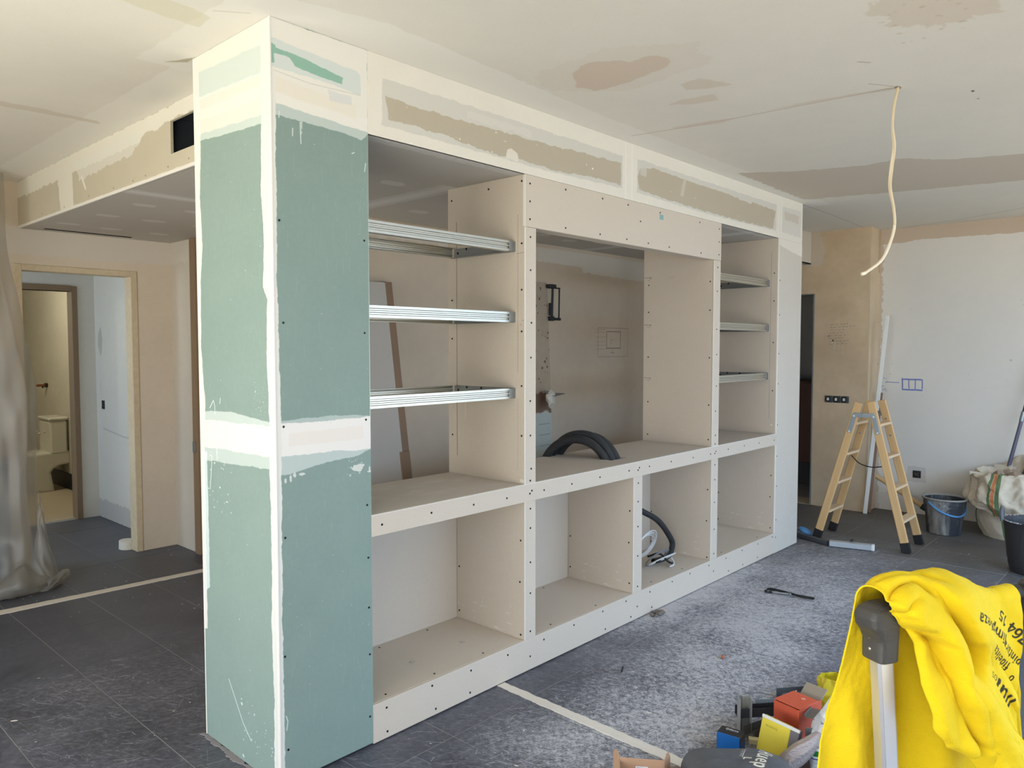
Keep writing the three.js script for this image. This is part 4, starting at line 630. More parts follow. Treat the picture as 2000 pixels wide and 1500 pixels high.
// ---- bits on the floor by the end of the unit
const prof = thing('steel_profile', 'dull flat steel profile lying along the floor past the unit', 'profile', [4.52, 0, 0.02]); part('length', beam(V(0.28, 0.02, -0.5), V(0.0, 0.02, 0.19), 0.045, 0.03, V(1, 0, 0.3), 0.002), plain([96, 100, 106], 0.5, { metalness: 0.6 }), prof);
const rule = thing('aluminium_rail', 'shiny aluminium rail with black clip lying before the ladder', 'rail', [4.53, 0, 0.36]);
part('rail', beam(V(-0.02, 0.026, -0.14), V(0.06, 0.026, 0.145), 0.05, 0.042, V(1, 0, -0.3), 0.003), plain([206, 216, 226], 0.28, { metalness: 0.7 }), rule); part('end_cap', beam(V(0.058, 0.026, 0.138), V(0.064, 0.026, 0.16), 0.052, 0.044, V(1, 0, -0.3), 0.004), M.white, rule); part('clip', beam(V(0.05, 0.05, -0.01), V(0.053, 0.064, 0.012), 0.02, 0.014, V(1, 0, 0), 0.003), M.black, rule);
const trow = thing('scoop', 'blue plastic scoop with reddish grip beside the unit end', 'scoop', [4.72, 0, -0.05], 0.4);
part('blade', (() => { const g = new THREE.SphereGeometry(0.06, 24, 14, 0, 6.3, 0, 1.9); g.scale(0.6, 0.5, 1.0); g.rotateX(0.5); g.translate(0, 0.03, 0.0); return g; })(), plain([74, 130, 176], 0.45), trow); part('grip', rod(V(0.0, 0.05, -0.04), V(-0.02, 0.065, -0.15), 0.014, 12), plain([120, 66, 62], 0.6), trow);
const pinc = thing('pincers', 'pair of dusty steel pincers lying in the plaster dust', 'pincers', [3.17, 0.004, 0.47], 0.09);
{ const s1 = [V(-0.13, 0.008, -0.03), V(-0.04, 0.008, -0.014), V(0.0, 0.009, 0), V(0.07, 0.008, 0.016), V(0.14, 0.008, 0.012)]; const j = (k) => s1.map(p => V(p.z * 0.8 * k + 0, p.y + (k > 0 ? 0 : 0.004), p.x)); part('arm', tube(j(1), 0.007, 40, 8), M.steelDull, pinc); part('arm', tube(j(-1), 0.007, 40, 8), plain([48, 48, 52], 0.5, { metalness: 0.6 }), pinc); part('pivot', place(cyl(0.012, 0.012, 0.014, 14), 0, 0.011, 0), M.steelDull, pinc); part('jaw', [bx(-0.03, -0.012, 0, 0.014, -0.15, -0.1, 0.004), bx(0.012, 0.03, 0, 0.014, -0.15, -0.1, 0.004)], plain([56, 56, 60], 0.5, { metalness: 0.6 }), pinc); }
const clump = thing('plaster_clump', 'small lump of wet plaster and tan shavings at the plinth foot', 'debris', [2.345, 0, 0.035]);
part('lump', (() => { const l = []; for (let i = 0; i < 14; i++) { const g = new THREE.IcosahedronGeometry(rr(0.009, 0.018), 1); g.scale(1, 0.7, 1); g.translate(rr(-0.05, 0.03), rr(0.006, 0.018), rr(-0.015, 0.03)); l.push(g); } return l; })(), plain([112, 106, 100], 0.95), clump); part('shavings', (() => { const l = []; for (let i = 0; i < 10; i++) { const g = bx(-0.01, 0.01, 0, 0.002, -0.003, 0.003, 0.0004); g.rotateZ(rr(-1, 1)); g.rotateY(rr(0, 3)); g.translate(rr(0.0, 0.05), rr(0.006, 0.022), rr(-0.01, 0.03)); l.push(g); } return l; })(), plain([196, 160, 104], 0.85), clump);
const chip = thing('clay_chip', 'single orange clay chip lying alone on the dusty tiles', 'chip', [2.04, 0.0, 0.6]); part('lump', (() => { const g = new THREE.DodecahedronGeometry(0.012, 0); g.scale(1, 0.8, 0.8); g.translate(0, 0.009, 0); return g; })(), plain([176, 104, 66], 0.9), chip);
const plug = thing('wall_plug', 'tiny black plug standing on the tile near the filler strip', 'plug', [1.575, 0.0, 0.325]); part('body', rod(V(0, 0, 0), V(0.006, 0.026, 0.004), 0.004, 8), M.black, plug);
// scattered plaster flakes: nobody could count them
{ const l = []; for (let i = 0; i < 420; i++) { const z = rr(-3.4, 1.6), x = rnd() < 0.35 ? rr(-0.6, 1.1) : rr(0.4, 6.0); if (z < 0.03 && x > -0.03 && x < 6) { if (!(x > 4.5 && z > -0.4) && !(x < 1.1 && z < -0.6)) continue; } const g = new THREE.ConeGeometry(rr(0.0012, 0.0034) * (rnd() < 0.1 ? 1.8 : 1), 0.0016, 5); g.scale(rr(0.8, 3.4), 1, 1); g.rotateY(rr(0, 6)); g.translate(x, 0.0016, z); l.push(g); }
  const f = part('plaster_flakes', l, plain([224, 220, 210], 0.9), scene); meta(f, 'white plaster flakes scattered over the dark tiles', 'debris', null, 'stuff'); }

// ---- sockets, pipes and wall fittings
const sw = thing('switch_mechanism', 'uncovered triple switch frame screwed to the beige pier', 'switch', [5.93, 1.028, -0.243]);
part('plate', bx(-0.006, 0.004, -0.032, 0.032, -0.11, 0.11, 0.002), plain([88, 92, 90], 0.45, { metalness: 0.5 }), sw);
for (const z of [-0.073, 0, 0.073]) { part('switch', bx(-0.014, -0.005, -0.024, 0.024, z - 0.024, z + 0.018, 0.003), M.black, sw); part('rocker', bx(-0.02, -0.013, -0.013, 0.013, z - 0.014, z + 0.006, 0.002), M.white, sw); }
part('screws', screws([[-0.007, 0.024, -0.1, 'x'], [-0.007, -0.024, -0.1, 'x'], [-0.007, 0.024, -0.037, 'x'], [-0.007, -0.024, -0.037, 'x'], [-0.007, 0.024, 0.037, 'x'], [-0.007, -0.024, 0.037, 'x'], [-0.007, 0.024, 0.1, 'x'], [-0.007, -0.024, 0.1, 'x']], 0.005), M.steelDull, sw).userData.kind = 'stuff';
function wallBox(name, label, cat, x, y, z, w, h, n) {
  const t = thing(name, label, cat, [x, y, z]);
  for (let k = 0; k < n; k++) { const c = (k - (n - 1) / 2) * (h + 0.012); part('box', [bx(-0.004, 0.002, c - h / 2, c + h / 2, -w / 2, -w / 2 + 0.006, 0.001), bx(-0.004, 0.002, c - h / 2, c + h / 2, w / 2 - 0.006, w / 2, 0.001), bx(-0.004, 0.002, c + h / 2 - 0.006, c + h / 2, -w / 2, w / 2, 0.001), bx(-0.004, 0.002, c - h / 2, c - h / 2 + 0.006, -w / 2, w / 2, 0.001), bx(-0.001, 0.001, c - h / 2, c + h / 2, -w / 2, w / 2, 0)], M.black, t); part('wires', [tube([V(-0.002, c + 0.01, -0.02), V(-0.008, c - 0.002, 0), V(-0.003, c - 0.014, 0.015)], 0.003, 14, 6), tube([V(-0.002, c - 0.01, -0.015), V(-0.007, c + 0.008, 0.006), V(-0.003, c + 0.016, 0.018)], 0.0025, 14, 6)], plain([104, 98, 88], 0.6), t); }
  return t;
}
wallBox('socket_box', 'square empty socket box low in the white wall', 'socket', 6.199, 0.36, 0.385, 0.066, 0.066, 1);
wallBox('junction_box', 'empty switch box in the pale corridor wall', 'socket', 1.129, 1.01, -4.84, 0.06, 0.075, 1);
wallBox('twin_socket_box', 'pair of empty boxes one above the other in the bathroom wall', 'socket', 1.379, 1.37, -6.42, 0.075, 0.062, 2);
const pipe = thing('water_pipe', 'copper pipe stub with black tap end on the bathroom wall', 'pipe', [1.38, 1.09, -7.25]); part('stub', rod(V(0, 0, 0), V(-0.11, 0, 0.02), 0.014, 12), plain([150, 96, 70], 0.4, { metalness: 0.6 }), pipe); part('tap', [rod(V(-0.0, 0, 0), V(-0.03, 0, 0.005), 0.024, 12), rod(V(-0.05, -0.002, 0.008), V(-0.05, -0.03, 0.008), 0.009, 8)], M.black, pipe);
// ---- toilet
const ceramic = plain([216, 212, 198], 0.25), toilet = thing('toilet', 'white close-coupled toilet with raised lid and seat in the bathroom', 'toilet', [1.375, 0.004, -6.75]);
function ext(pts, depth, bev, m) { const s = new THREE.Shape(pts.map(p => new THREE.Vector2(...p))), g = new THREE.ExtrudeGeometry(s, { depth: depth - 2 * bev, bevelEnabled: true, bevelSize: bev, bevelThickness: bev, bevelSegments: 3, curveSegments: 16 }); g.translate(0, 0, -depth / 2 + bev); return g; }
part('bowl', ext([[-0.01, 0.385], [-0.01, 0.30], [-0.1, 0.29], [-0.16, 0.26], [-0.2, 0.2], [-0.17, 0.02], [-0.45, 0.02], [-0.5, 0.16], [-0.6, 0.3], [-0.63, 0.385]], 0.34, 0.03), ceramic, toilet); part('pedestal_foot', bx(-0.47, -0.16, 0, 0.03, -0.11, 0.11, 0.008), ceramic, toilet);
part('tank', bx(-0.18, -0.01, 0.385, 0.74, -0.18, 0.18, 0.02), ceramic, toilet); part('tank_lid', bx(-0.19, -0.005, 0.742, 0.775, -0.19, 0.19, 0.012), ceramic, toilet);
{ const ring = (hole) => { const s = new THREE.Shape(); s.absellipse(0, 0.22, 0.185, 0.225, 0, 6.2832); if (hole) { const h = new THREE.Path(); h.absellipse(0, 0.235, 0.115, 0.15, 0, 6.2832); s.holes.push(h); } const g = new THREE.ExtrudeGeometry(s, { depth: 0.016, bevelEnabled: true, bevelSize: 0.006, bevelThickness: 0.004, bevelSegments: 2, curveSegments: 30 }); g.rotateY(-Math.PI / 2); g.rotateZ(0.1); return g; }; const st = part('seat', ring(true), plain([222, 220, 212], 0.3), toilet); st.position.set(-0.235, 0.405, 0); st.rotation.z = 0.06; const ld = part('lid', ring(false), plain([214, 212, 204], 0.3), toilet); ld.position.set(-0.2, 0.41, 0); part('hinge', bx(-0.26, -0.2, 0.385, 0.415, -0.09, 0.09, 0.006), ceramic, toilet); }
// ---- bulb that lights the bathroom
const bulb = thing('pendant_bulb', 'bare warm bulb on a short flex under the bathroom ceiling', 'lamp', [0.45, 2.1, -6.3]);
part('flex', rod(V(0, 0.06, 0), V(0, 0.3, 0), 0.004, 8), M.white, bulb); part('holder', lathe([[0, 0.07], [0.018, 0.07], [0.02, 0.03], [0, 0.03]], 20), M.white, bulb); part('bulb', (() => { const g = new THREE.SphereGeometry(0.035, 20, 14); return g; })(), std({ color: 0x222222, emissive: new THREE.Color(1, 0.93, 0.74), emissiveIntensity: 4 }), bulb);
{ const l = new THREE.PointLight(new THREE.Color(1, 0.93, 0.74), K.bulb, 0, 2); l.position.set(0.45, 2.1, -6.3); l.castShadow = true; l.name = 'bathroom_bulb_light'; scene.add(l); }
// ---- plastic dust sheet on the left and what it covers
const film = new THREE.MeshPhysicalMaterial({ color: rgb(214, 211, 204), roughness: 0.28, transmission: 0.8, thickness: 0, ior: 1.3, side: THREE.DoubleSide, bumpMap: bumpTrowel, bumpScale: 0.0015 });
const dust = thing('dust_sheet', 'translucent plastic dust sheet hanging from ceiling to floor, bunched at its foot', 'dust sheet', [0, 0, -3.1]);
part('film', sheet((u, v) => { // u along, 0 = free edge; v up
  const y = 2.58 * v, edge = 0.02 + 0.125 * sstep(2.3, 1.2, y) + 0.02 * noise(y * 2.2, 4, 1) + 0.07 * gz(y - 0.0, 0.16), x = edge - u * 1.25 * (1 - 0.1 * (1 - v)), k = 0.012 + 0.03 * (1 - v);
  const z = k * Math.sin(x * 17 + 1.2 * noise(x * 2, y * 0.7, 2)) + 0.05 * noise(x * 4, y * 1.1, 5) + 0.015 * noise(x * 15, y * 3, 8) + 0.10 * gz(y, 0.22) * (1 + noise(x * 6, y * 5, 3)) + (u < 0.06 ? -0.05 * (1 - u / 0.06) : 0);
  return V(x, Math.max(0.004, y), z); }, 150, 160), film, dust);
part('bunched_hem', sheet((u, v) => { const x = 0.27 - u * 1.5, a = v * Math.PI * 2, r = (0.045 + 0.035 * noise(x * 7, v * 2, 2) + 0.03 * gz(u - 0.16, 0.1)) * Math.min(1, 0.35 + u * 9), c = 0.11 - 0.04 * u + 0.1 * noise(x * 2, 1, 6) - 0.14 * gz(u, 0.12); return V(x, Math.max(0.003, r * 0.9 + Math.sin(a) * r * (1 + 0.3 * noise(x * 18, a, 4))), c + Math.cos(a) * r * 1.5); }, 120, 24), film, dust);
part('gathered_fold', sheet((u, v) => { const y = 0.62 * (1 - v), a = (u - 0.5) * 3.4, w = 0.004 + 0.072 * sstep(0.62, 0.05, y); return V(0.135 + w * Math.sin(a) * 0.8 + 0.03 * sstep(0.3, 0, y) + 0.012 * noise(y * 9, u * 3, 1), y, 0.03 + w * Math.cos(a) + 0.012 * noise(u * 5, y * 10, 3)); }, 40, 50), film, dust);
part('loose_end', sheet((u, v) => { const a = v * 6.2832, r = (0.036 + 0.012 * noise(u * 4, Math.cos(a) * 2, Math.sin(a) * 2)) * Math.sqrt(Math.max(0.02, 1 - Math.pow(Math.abs(u - 0.45) / 0.56, 4))); return V(0.13 + 0.16 * u, 0.038 + 0.03 * u + Math.sin(a) * r, 0.13 - 0.10 * u + Math.cos(a) * r * 1.2); }, 40, 24), film, dust);
const cab = thing('covered_cabinet', 'dark low cabinet standing behind the translucent dust sheet', 'cabinet', [-0.48, 0, -3.36]);
part('carcass', bx(-0.75, 0.5, 0, 0.78, -0.12, 0.1, 0.004), plain([70, 70, 76], 0.6), cab); part('top', bx(-0.76, 0.51, 0.78, 0.81, -0.13, 0.115, 0.004), plain([120, 116, 112], 0.6), cab); part('drawer', bx(-0.7, 0.46, 0.46, 0.75, 0.1, 0.112, 0.003), plain([88, 86, 92], 0.6), cab); part('drawer', bx(-0.7, 0.46, 0.1, 0.43, 0.1, 0.112, 0.003), plain([60, 62, 68], 0.6), cab);
const boxes = thing('covered_box', 'brownish carton stacked on the cabinet behind the dust sheet', 'box', [-0.5, 0.81, -3.36]); part('carton', bx(-0.5, 0.42, 0, 0.62, -0.11, 0.09, 0.004), plain([126, 108, 98], 0.85), boxes); part('lid', bx(-0.51, 0.43, 0.62, 0.65, -0.12, 0.1, 0.004), plain([140, 122, 110], 0.85), boxes);

// ---- behind the unit: leaning board, plank with clamp, conduits and cables
const brown = plain([134, 108, 84], 0.75);
const lean = thing('leaning_board', 'tall grey board with brown edge battens leaning behind the left bay', 'board', [1.47, 0, -1.12], 0);
{ const tilt = -0.15, g = (x0, x1, y0, y1, z0, z1, c) => { const q = bx(x0, x1, y0, y1, z0, z1, c); q.rotateX(tilt); return q; }; part('panel', g(-0.65, 0.085, 0.005, 1.93, -0.012, 0.012, 0.002), plain([186, 178, 168], 0.85), lean); part('batten', g(0.085, 0.135, 0.9, 1.935, -0.018, 0.014, 0.002), brown, lean); part('batten', g(0.06, 0.135, 0.005, 0.9, -0.02, 0.018, 0.002), brown, lean); }
const plank = thing('scaffold_plank', 'weathered upright plank leaning on the back wall in the middle bay', 'plank', [3.02, 0, -1.33]);
part('board', (() => { const q = bx(-0.12, 0.075, 0.003, 2.0, -0.018, 0.018, 0.003); q.rotateX(-0.045); return q; })(), std({ roughness: 0.85, map: tex(-0.15, 0.1, 0, 2.1, 400, (g) => { mottle(g, [168, 152, 132], 8, [0.5, 0.06], 3, 0.5); fill(g, ragged(rect(-0.15, 0.1, 0.55, 1.03), 0.01), [186, 190, 182], 0.9); fill(g, ragged(rect(-0.15, 0.1, 1.03, 1.18), 0.02), [112, 88, 74], 0.9); specks(g, 40, -0.1, 0.07, 1.1, 2, [92, 72, 56], 0.002, 0.008); for (let i = 0; i < 5; i++) stroke(g, [[-0.08, 0.62 + i * 0.08], [0.05, 0.622 + i * 0.08]], [96, 100, 96], 0.004, 0.7); }) }), plank);
const clamp = thing('tile_clamp', 'black metal clamp frame hanging on the plank top', 'clamp', [3.115, 1.76, -1.375]);
part('bar', [rod(V(0, -0.02, 0), V(0.01, 0.21, 0), 0.009, 10), bx(-0.028, -0.006, -0.005, 0.09, -0.012, 0.012, 0.003)], M.black, clamp); part('bar', [rod(V(0.085, -0.025, 0), V(0.09, 0.2, 0), 0.006, 10)], M.black, clamp); part('head', [bx(-0.045, 0.03, 0.2, 0.23, -0.025, 0.025, 0.006), bx(0.02, 0.095, 0.2, 0.21, -0.008, 0.008, 0.002)], M.black, clamp); part('jaw', [bx(-0.03, 0.02, -0.045, -0.01, -0.015, 0.015, 0.005), bx(0.03, 0.1, -0.04, -0.02, -0.012, 0.012, 0.004)], M.black, clamp);
const trowel = thing('pointing_trowel', 'pointed steel trowel resting edge-on at the plank', 'trowel', [3.02, 1.165, -1.28]);
part('blade', (() => { const s = new THREE.Shape([[-0.04, -0.05], [0.14, 0], [-0.04, 0.05], [-0.06, 0]].map(p => new THREE.Vector2(...p))); const g = new THREE.ExtrudeGeometry(s, { depth: 0.003, bevelEnabled: false }); g.rotateX(-Math.PI / 2 + 0.25); return g; })(), M.steelDull, trowel); part('shank', rod(V(-0.05, 0, 0), V(-0.1, 0.03, 0.0), 0.006, 8), M.steelDull, trowel); part('wrap', (() => { const g = new THREE.IcosahedronGeometry(0.05, 2), p = g.attributes.position; for (let i = 0; i < p.count; i++) { const k = 1 + 0.5 * noise(p.getX(i) * 30, p.getY(i) * 30, p.getZ(i) * 30); p.setXYZ(i, p.getX(i) * k * 0.8, p.getY(i) * k * 1.2 - 0.03, p.getZ(i) * k * 0.6); } g.computeVertexNormals(); g.translate(-0.035, 0, 0.005); return g; })(), plain([196, 190, 180], 0.6), trowel);
const hoseMat = std({ color: rgb(40, 41, 44), roughness: 0.55, bumpMap: bumpFine, bumpScale: 0.003 });
const hoseSpec = [[2.168, -0.160, 2.005, -0.545, 0.125], [2.22, -0.163, 2.06, -0.545, 0.15], [2.272, -0.163, 2.125, -0.545, 0.135]];
const hoseLabels = ['front black insulated pipe arching over the worktop slot', 'middle black insulated pipe, the tallest arch over the worktop', 'rear black insulated pipe arching out of the worktop slot'];
hoseSpec.forEach(([x0, z0, x1, z1, h], i) => { const t = thing('insulated_pipe', hoseLabels[i], 'pipe', [x0, U.hw, z0], 0, 'black insulated pipes over the worktop'); const p = []; for (let k = 0; k <= 14; k++) { const q = k / 14, s = Math.sin(Math.PI * Math.min(1, Math.max(0, q))); p.push(V((x1 - x0) * (q - 0.05 * Math.sin(6.2832 * q)), -0.10 + (h + 0.09) * Math.pow(s, 0.7) - 0.02 * q, (z1 - z0) * (q - 0.05 * Math.sin(6.2832 * q)))); } part('sleeve', tube(p, 0.0235, 70, 16), hoseMat, t); part('seam', tube(p.map(q => V(q.x, q.y + 0.0215, q.z + 0.008)), 0.0028, 70, 6), plain([70, 72, 76], 0.5), t); });
const hose = thing('ribbed_hose', 'thick black hose curving down in the third lower bay', 'hose', [2.75, U.hp, -0.25]);
part('sleeve', tube([V(-0.22, 0.46, -0.15), V(-0.1, 0.35, -0.03), V(0.03, 0.27, 0.02), V(0.125, 0.17, 0.04), V(0.165, 0.1, 0.05), V(0.12, 0.045, 0.06), V(0.04, 0.03, 0.06), V(-0.06, 0.03, 0.05)], 0.0185, 90, 14), hoseMat, hose);
const coil = thing('cable_coil', 'loose coil of white and grey cable lying under the black hose', 'cable', [2.68, U.hp, -0.2]);
{ const mk = (n, cx, cy, cz, rx, ry, tilt, col, r) => { for (let i = 0; i < n; i++) { const p = [], o = rr(0, 6); for (let k = 0; k <= 20; k++) { const t = k / 20 * 6.5 + o; const x = cx + Math.cos(t) * (rx + i * 0.007) + rr(-0.003, 0.003), y = Math.sin(t) * (ry + i * 0.008); p.push(V(x, Math.max(0.006, cy + y * Math.cos(tilt) + i * 0.003), cz + y * Math.sin(tilt) + i * 0.005)); } part('loop', tube(p, r, 80, 8), col, coil); } }; const wc1 = plain([214, 214, 214], 0.5), gc = plain([120, 120, 124], 0.5); mk(4, 0.0, 0.125, -0.06, 0.085, 0.07, 0.35, wc1, 0.0032); mk(3, 0.0, 0.055, 0.06, 0.11, 0.055, 1.0, wc1, 0.0034); mk(3, -0.01, 0.06, 0.03, 0.095, 0.06, 0.7, gc, 0.0034); part('loop', tube([V(-0.1, 0.09, 0.03), V(0, 0.09, 0.05), V(0.07, 0.03, 0.07), V(0.1, 0.015, 0.08)], 0.007, 30, 8), M.black, coil); part('loose_end', tube([V(0.03, 0.012, 0.1), V(0.09, 0.012, 0.095), V(0.13, 0.02, 0.07), V(0.14, 0.035, 0.05)], 0.0055, 30, 8), wc1, coil); }
// ---- cable hanging from the ceiling
const cable = thing('ceiling_cable', 'cream flexible cable hanging loose from the ceiling', 'cable', [2.136, 2.6, 1.302]);
{ const pts = [[2.136, 2.6, 1.302], [2.121, 2.508, 1.293], [2.116, 2.433, 1.292], [2.117, 2.358, 1.299], [2.105, 2.262, 1.293], [2.099, 2.187, 1.292], [2.107, 2.091, 1.308], [2.107, 2.027, 1.312], [2.094, 1.963, 1.303], [2.065, 1.882, 1.277], [2.017, 1.828, 1.229]].map(p => V(p[0] - 2.136, p[1] - 2.6, p[2] - 1.302)); part('core', tube(pts, 0.0062, 120, 10), plain([222, 208, 182], 0.5), cable); part('core', tube(pts.slice(0, 8).map((p, i) => V(p.x - 0.006 - 0.007 * Math.sin(i * 1.2), p.y, p.z + 0.004)), 0.0055, 100, 8), plain([212, 194, 162], 0.5), cable); part('tip', rod(pts[10], V(pts[10].x - 0.012, pts[10].y - 0.005, pts[10].z - 0.012), 0.0072, 10), plain([236, 222, 196], 0.5), cable); }
const roomCab = thing('brown_cupboard', 'dark brown cupboard standing in the unlit room beyond the pier', 'cupboard', [7.3, 0, -1.6]); part('carcass', bx(-0.3, 0.3, 0, 1.14, -1.2, 1.2, 0.004), plain([96, 66, 54], 0.6), roomCab); part('door', bx(-0.32, -0.3, 0.25, 1.12, -1.18, 0, 0.003), plain([104, 70, 58], 0.55), roomCab); part('door', bx(-0.32, -0.3, 0.25, 1.12, 0.005, 1.18, 0.003), plain([104, 70, 58], 0.55), roomCab); part('kick_board', bx(-0.31, -0.3, 0.0, 0.24, -1.18, 1.18, 0.003), plain([70, 70, 72], 0.6), roomCab);

// ================================================================ PILE OF OFFCUTS AND PACKETS
const PO = V(1.45, 0, 1.1), PR = V(0.6765, 0, 0.7365), PB = V(-0.7365, 0, 0.6765);
const pw = (x, y, z) => { const p = PO.clone().addScaledVector(PR, x).addScaledVector(PB, z); return [p.x, y, p.z]; };
const pthing = (name, label, cat, x, y, z, turn = 0, group) => thing(name, label, cat, pw(x, y, z), YAW + turn, group);
const face = (w, h, S, draw, rough = 0.6) => { const t = tex(0, w, 0, h, S, draw); t.repeat.set(1, 1); t.offset.set(0, 0); return std({ map: t, roughness: rough }); };
const quad = (w, h, m, parent, name, pos, rx = 0, ry = 0, rz = 0, label) => { const q = part(name, new THREE.BoxGeometry(w, h, 0.0006), m, parent, label); q.position.set(...pos); q.rotation.set(rx, ry, rz, 'YXZ'); return q; };
// orange carton
const card = plain([178, 142, 110], 0.9), orange = plain([206, 92, 62], 0.7), orangeDark = plain([190, 80, 54], 0.7);
const oc = pthing('orange_carton', 'torn orange cardboard carton leaning among the metal offcuts', 'box', 0.115, 0, -0.02, 0.62);
part('side', bx(-0.075, 0.075, 0.0, 0.15, 0.045, 0.05, 0.001), orange, oc); part('side', bx(-0.075, -0.07, 0, 0.15, -0.06, 0.045, 0.001), orangeDark, oc); part('side', bx(0.07, 0.075, 0, 0.13, -0.06, 0.045, 0.001), orange, oc); part('side', bx(-0.07, 0.07, 0, 0.15, -0.06, -0.055, 0.001), card, oc);
{ const top = part('flap', bx(-0.075, 0.05, 0.15, 0.154, -0.06, 0.05, 0.001), orange, oc); top.rotation.z = -0.03; const f2 = part('flap', (() => { const g = bx(0, 0.004, 0, 0.07, -0.05, 0.04, 0.001); g.rotateZ(-0.9); g.translate(0.072, 0.13, 0); return g; })(), plain([150, 138, 122], 0.9), oc); quad(0.03, 0.02, face(0.03, 0.02, 4000, (g) => { fill(g, rect(0, 0.03, 0, 0.02), [206, 92, 62]); words(g, 'SI', 0.004, 0.004, 0.017, [240, 214, 200], 0, 'sans-serif', 'left', 'bold'); }), oc, 'print', [0.02, 0.1545, 0.01], -Math.PI / 2, 0, -0.6); }
// blue and black packet
const bb = pthing('packet', 'small packet with blue front and black top lying nearest the cardboard tray', 'packet', -0.175, 0, 0.072, -0.62);
part('carton', bx(-0.045, 0.045, 0, 0.075, -0.03, 0.028, 0.003), plain([34, 34, 38], 0.5), bb); part('front', bx(-0.043, 0.043, 0.004, 0.074, 0.027, 0.0295, 0.002), plain([22, 104, 184], 0.4), bb, 'bright blue front'); part('end', bx(0.044, 0.0456, 0.003, 0.05, -0.028, 0.026, 0.0006), plain([28, 52, 92], 0.5), bb);
quad(0.06, 0.02, face(0.06, 0.02, 4000, (g) => { fill(g, rect(0, 0.06, 0, 0.02), [36, 36, 40]); words(g, 'Qdens', 0.003, 0.005, 0.016, [226, 226, 228], 0, 'sans-serif', 'left', 'bold'); }, 0.5), bb, 'print', [0.004, 0.0752, -0.012], -Math.PI / 2);
// yellow packet
const yp = pthing('yellow_packet', 'yellow and grey packet with white flap leaning on the orange carton', 'packet', -0.03, 0.002, 0.135, -0.95);
{ const q = new THREE.Group(); const mats = plain([226, 206, 62], 0.55); const tl = (g) => { g.rotateX(-0.3); return g; };
  part('carton', tl(bx(-0.075, 0.045, 0, 0.135, -0.012, 0.012, 0.002)), mats, yp); part('grey_end', tl(bx(0.045, 0.08, 0, 0.135, -0.012, 0.012, 0.002)), plain([112, 108, 114], 0.6), yp); part('white_flap', tl(bx(-0.076, 0.081, 0.126, 0.137, 0.006, 0.0135, 0.001)), M.white, yp, 'white folded top edge');
  const pr = quad(0.05, 0.012, face(0.05, 0.012, 4000, (g) => { fill(g, rect(0, 0.05, 0, 0.012), [226, 206, 62]); words(g, 'Rennmmmin', 0.002, 0.003, 0.009, [96, 84, 30], 0, 'sans-serif'); }), yp, 'print', [-0.03, 0.104, -0.0175], -0.3); }
// crumpled grey plastic
const gp = pthing('plastic_wrap', 'greyish pink crumpled plastic wrap in front of the yellow packet', 'plastic wrap', 0.03, 0, 0.235);
part('film', sheet((u, v) => { const a = u * Math.PI * 2, y = v, r = 0.062 * Math.pow(Math.sin(Math.PI * (0.1 + 0.86 * v)), 0.7) * (1 + 0.22 * noise(Math.cos(a) * 2, v * 4, Math.sin(a) * 2)); return V(-0.085 + 0.15 * y + Math.cos(a) * r * (1 - 0.2 * y), 0.025 + 0.115 * y + Math.sin(a) * r * 0.8, 0.03 - 0.06 * y + Math.sin(a) * r * 0.7); }, 40, 40), new THREE.MeshPhysicalMaterial({ color: rgb(176, 160, 154), roughness: 0.35, side: THREE.DoubleSide, bumpMap: bumpFine, bumpScale: 0.003 }), gp);
// white printed bag
const wbg = pthing('powder_bag', 'white paper bag with blue and green bands half hidden by the yellow garment', 'bag', 0.185, 0, 0.19, 0.1);
{ const bagT = tex(0, 0.3, 0, 0.3, 1400, (g) => { fill(g, rect(0, 0.3, 0, 0.3), [226, 228, 232]); fill(g, ragged(rect(0, 0.3, 0.15, 0.205), 0.003), [196, 196, 202]); fill(g, [[0, 0.093], [0.05, 0.1], [0.3, 0.1], [0.3, 0.115], [0.05, 0.115], [0, 0.108]], [52, 62, 160]); fill(g, rect(0, 0.3, 0.064, 0.086), [24, 128, 66]); stroke(g, [[0, 0.052], [0.3, 0.056]], [48, 58, 140], 0.004, 1); words(g, 'Te', 0.05, 0.008, 0.05, [40, 52, 140], 0.1, 'serif', 'left', 'bold italic'); words(g, 'O A', 0.055, 0.128, 0.02, [90, 100, 100]); for (let i = 0; i < 12; i++) { const x = rr(0.02, 0.26), y = rr(0.155, 0.2); stroke(g, [[x, y], [x + 0.014, y + rr(-0.004, 0.004)]], [96, 110, 110], 0.003, 0.8); } });
  bagT.repeat.set(1, 1); bagT.offset.set(0, 0);
  part('body', sheet((u, v) => { const a = u * Math.PI * 2, s = Math.sin(Math.PI * Math.min(0.97, 0.12 + v * 0.78)), k = 1 + 0.12 * noise(Math.cos(a) * 2.2, v * 4, Math.sin(a) * 2.2); const lean = 0.035 * v * v; return V(-Math.cos(a) * 0.115 * (1 - 0.55 * sstep(0.45, 1, v)) * k + lean, v * 0.29, Math.sin(a) * 0.075 * s * k); }, 60, 50, (u, v) => [((u + 0.0) * 2) % 1.0001, v]), std({ map: bagT, roughness: 0.55, side: THREE.DoubleSide, bumpMap: bumpTrowel, bumpScale: 0.004 }), wbg); }
const clipg = pthing('steel_clip', 'small ribbed steel clip beside the white printed bag', 'clip', 0.075, 0.115, 0.18); part('body', [bx(-0.012, 0.012, 0, 0.03, -0.002, 0, 0.0005), bx(-0.012, -0.01, 0, 0.03, 0, 0.014, 0.0004), bx(0.01, 0.012, 0, 0.03, 0, 0.014, 0.0004)], M.steelDull, clipg);
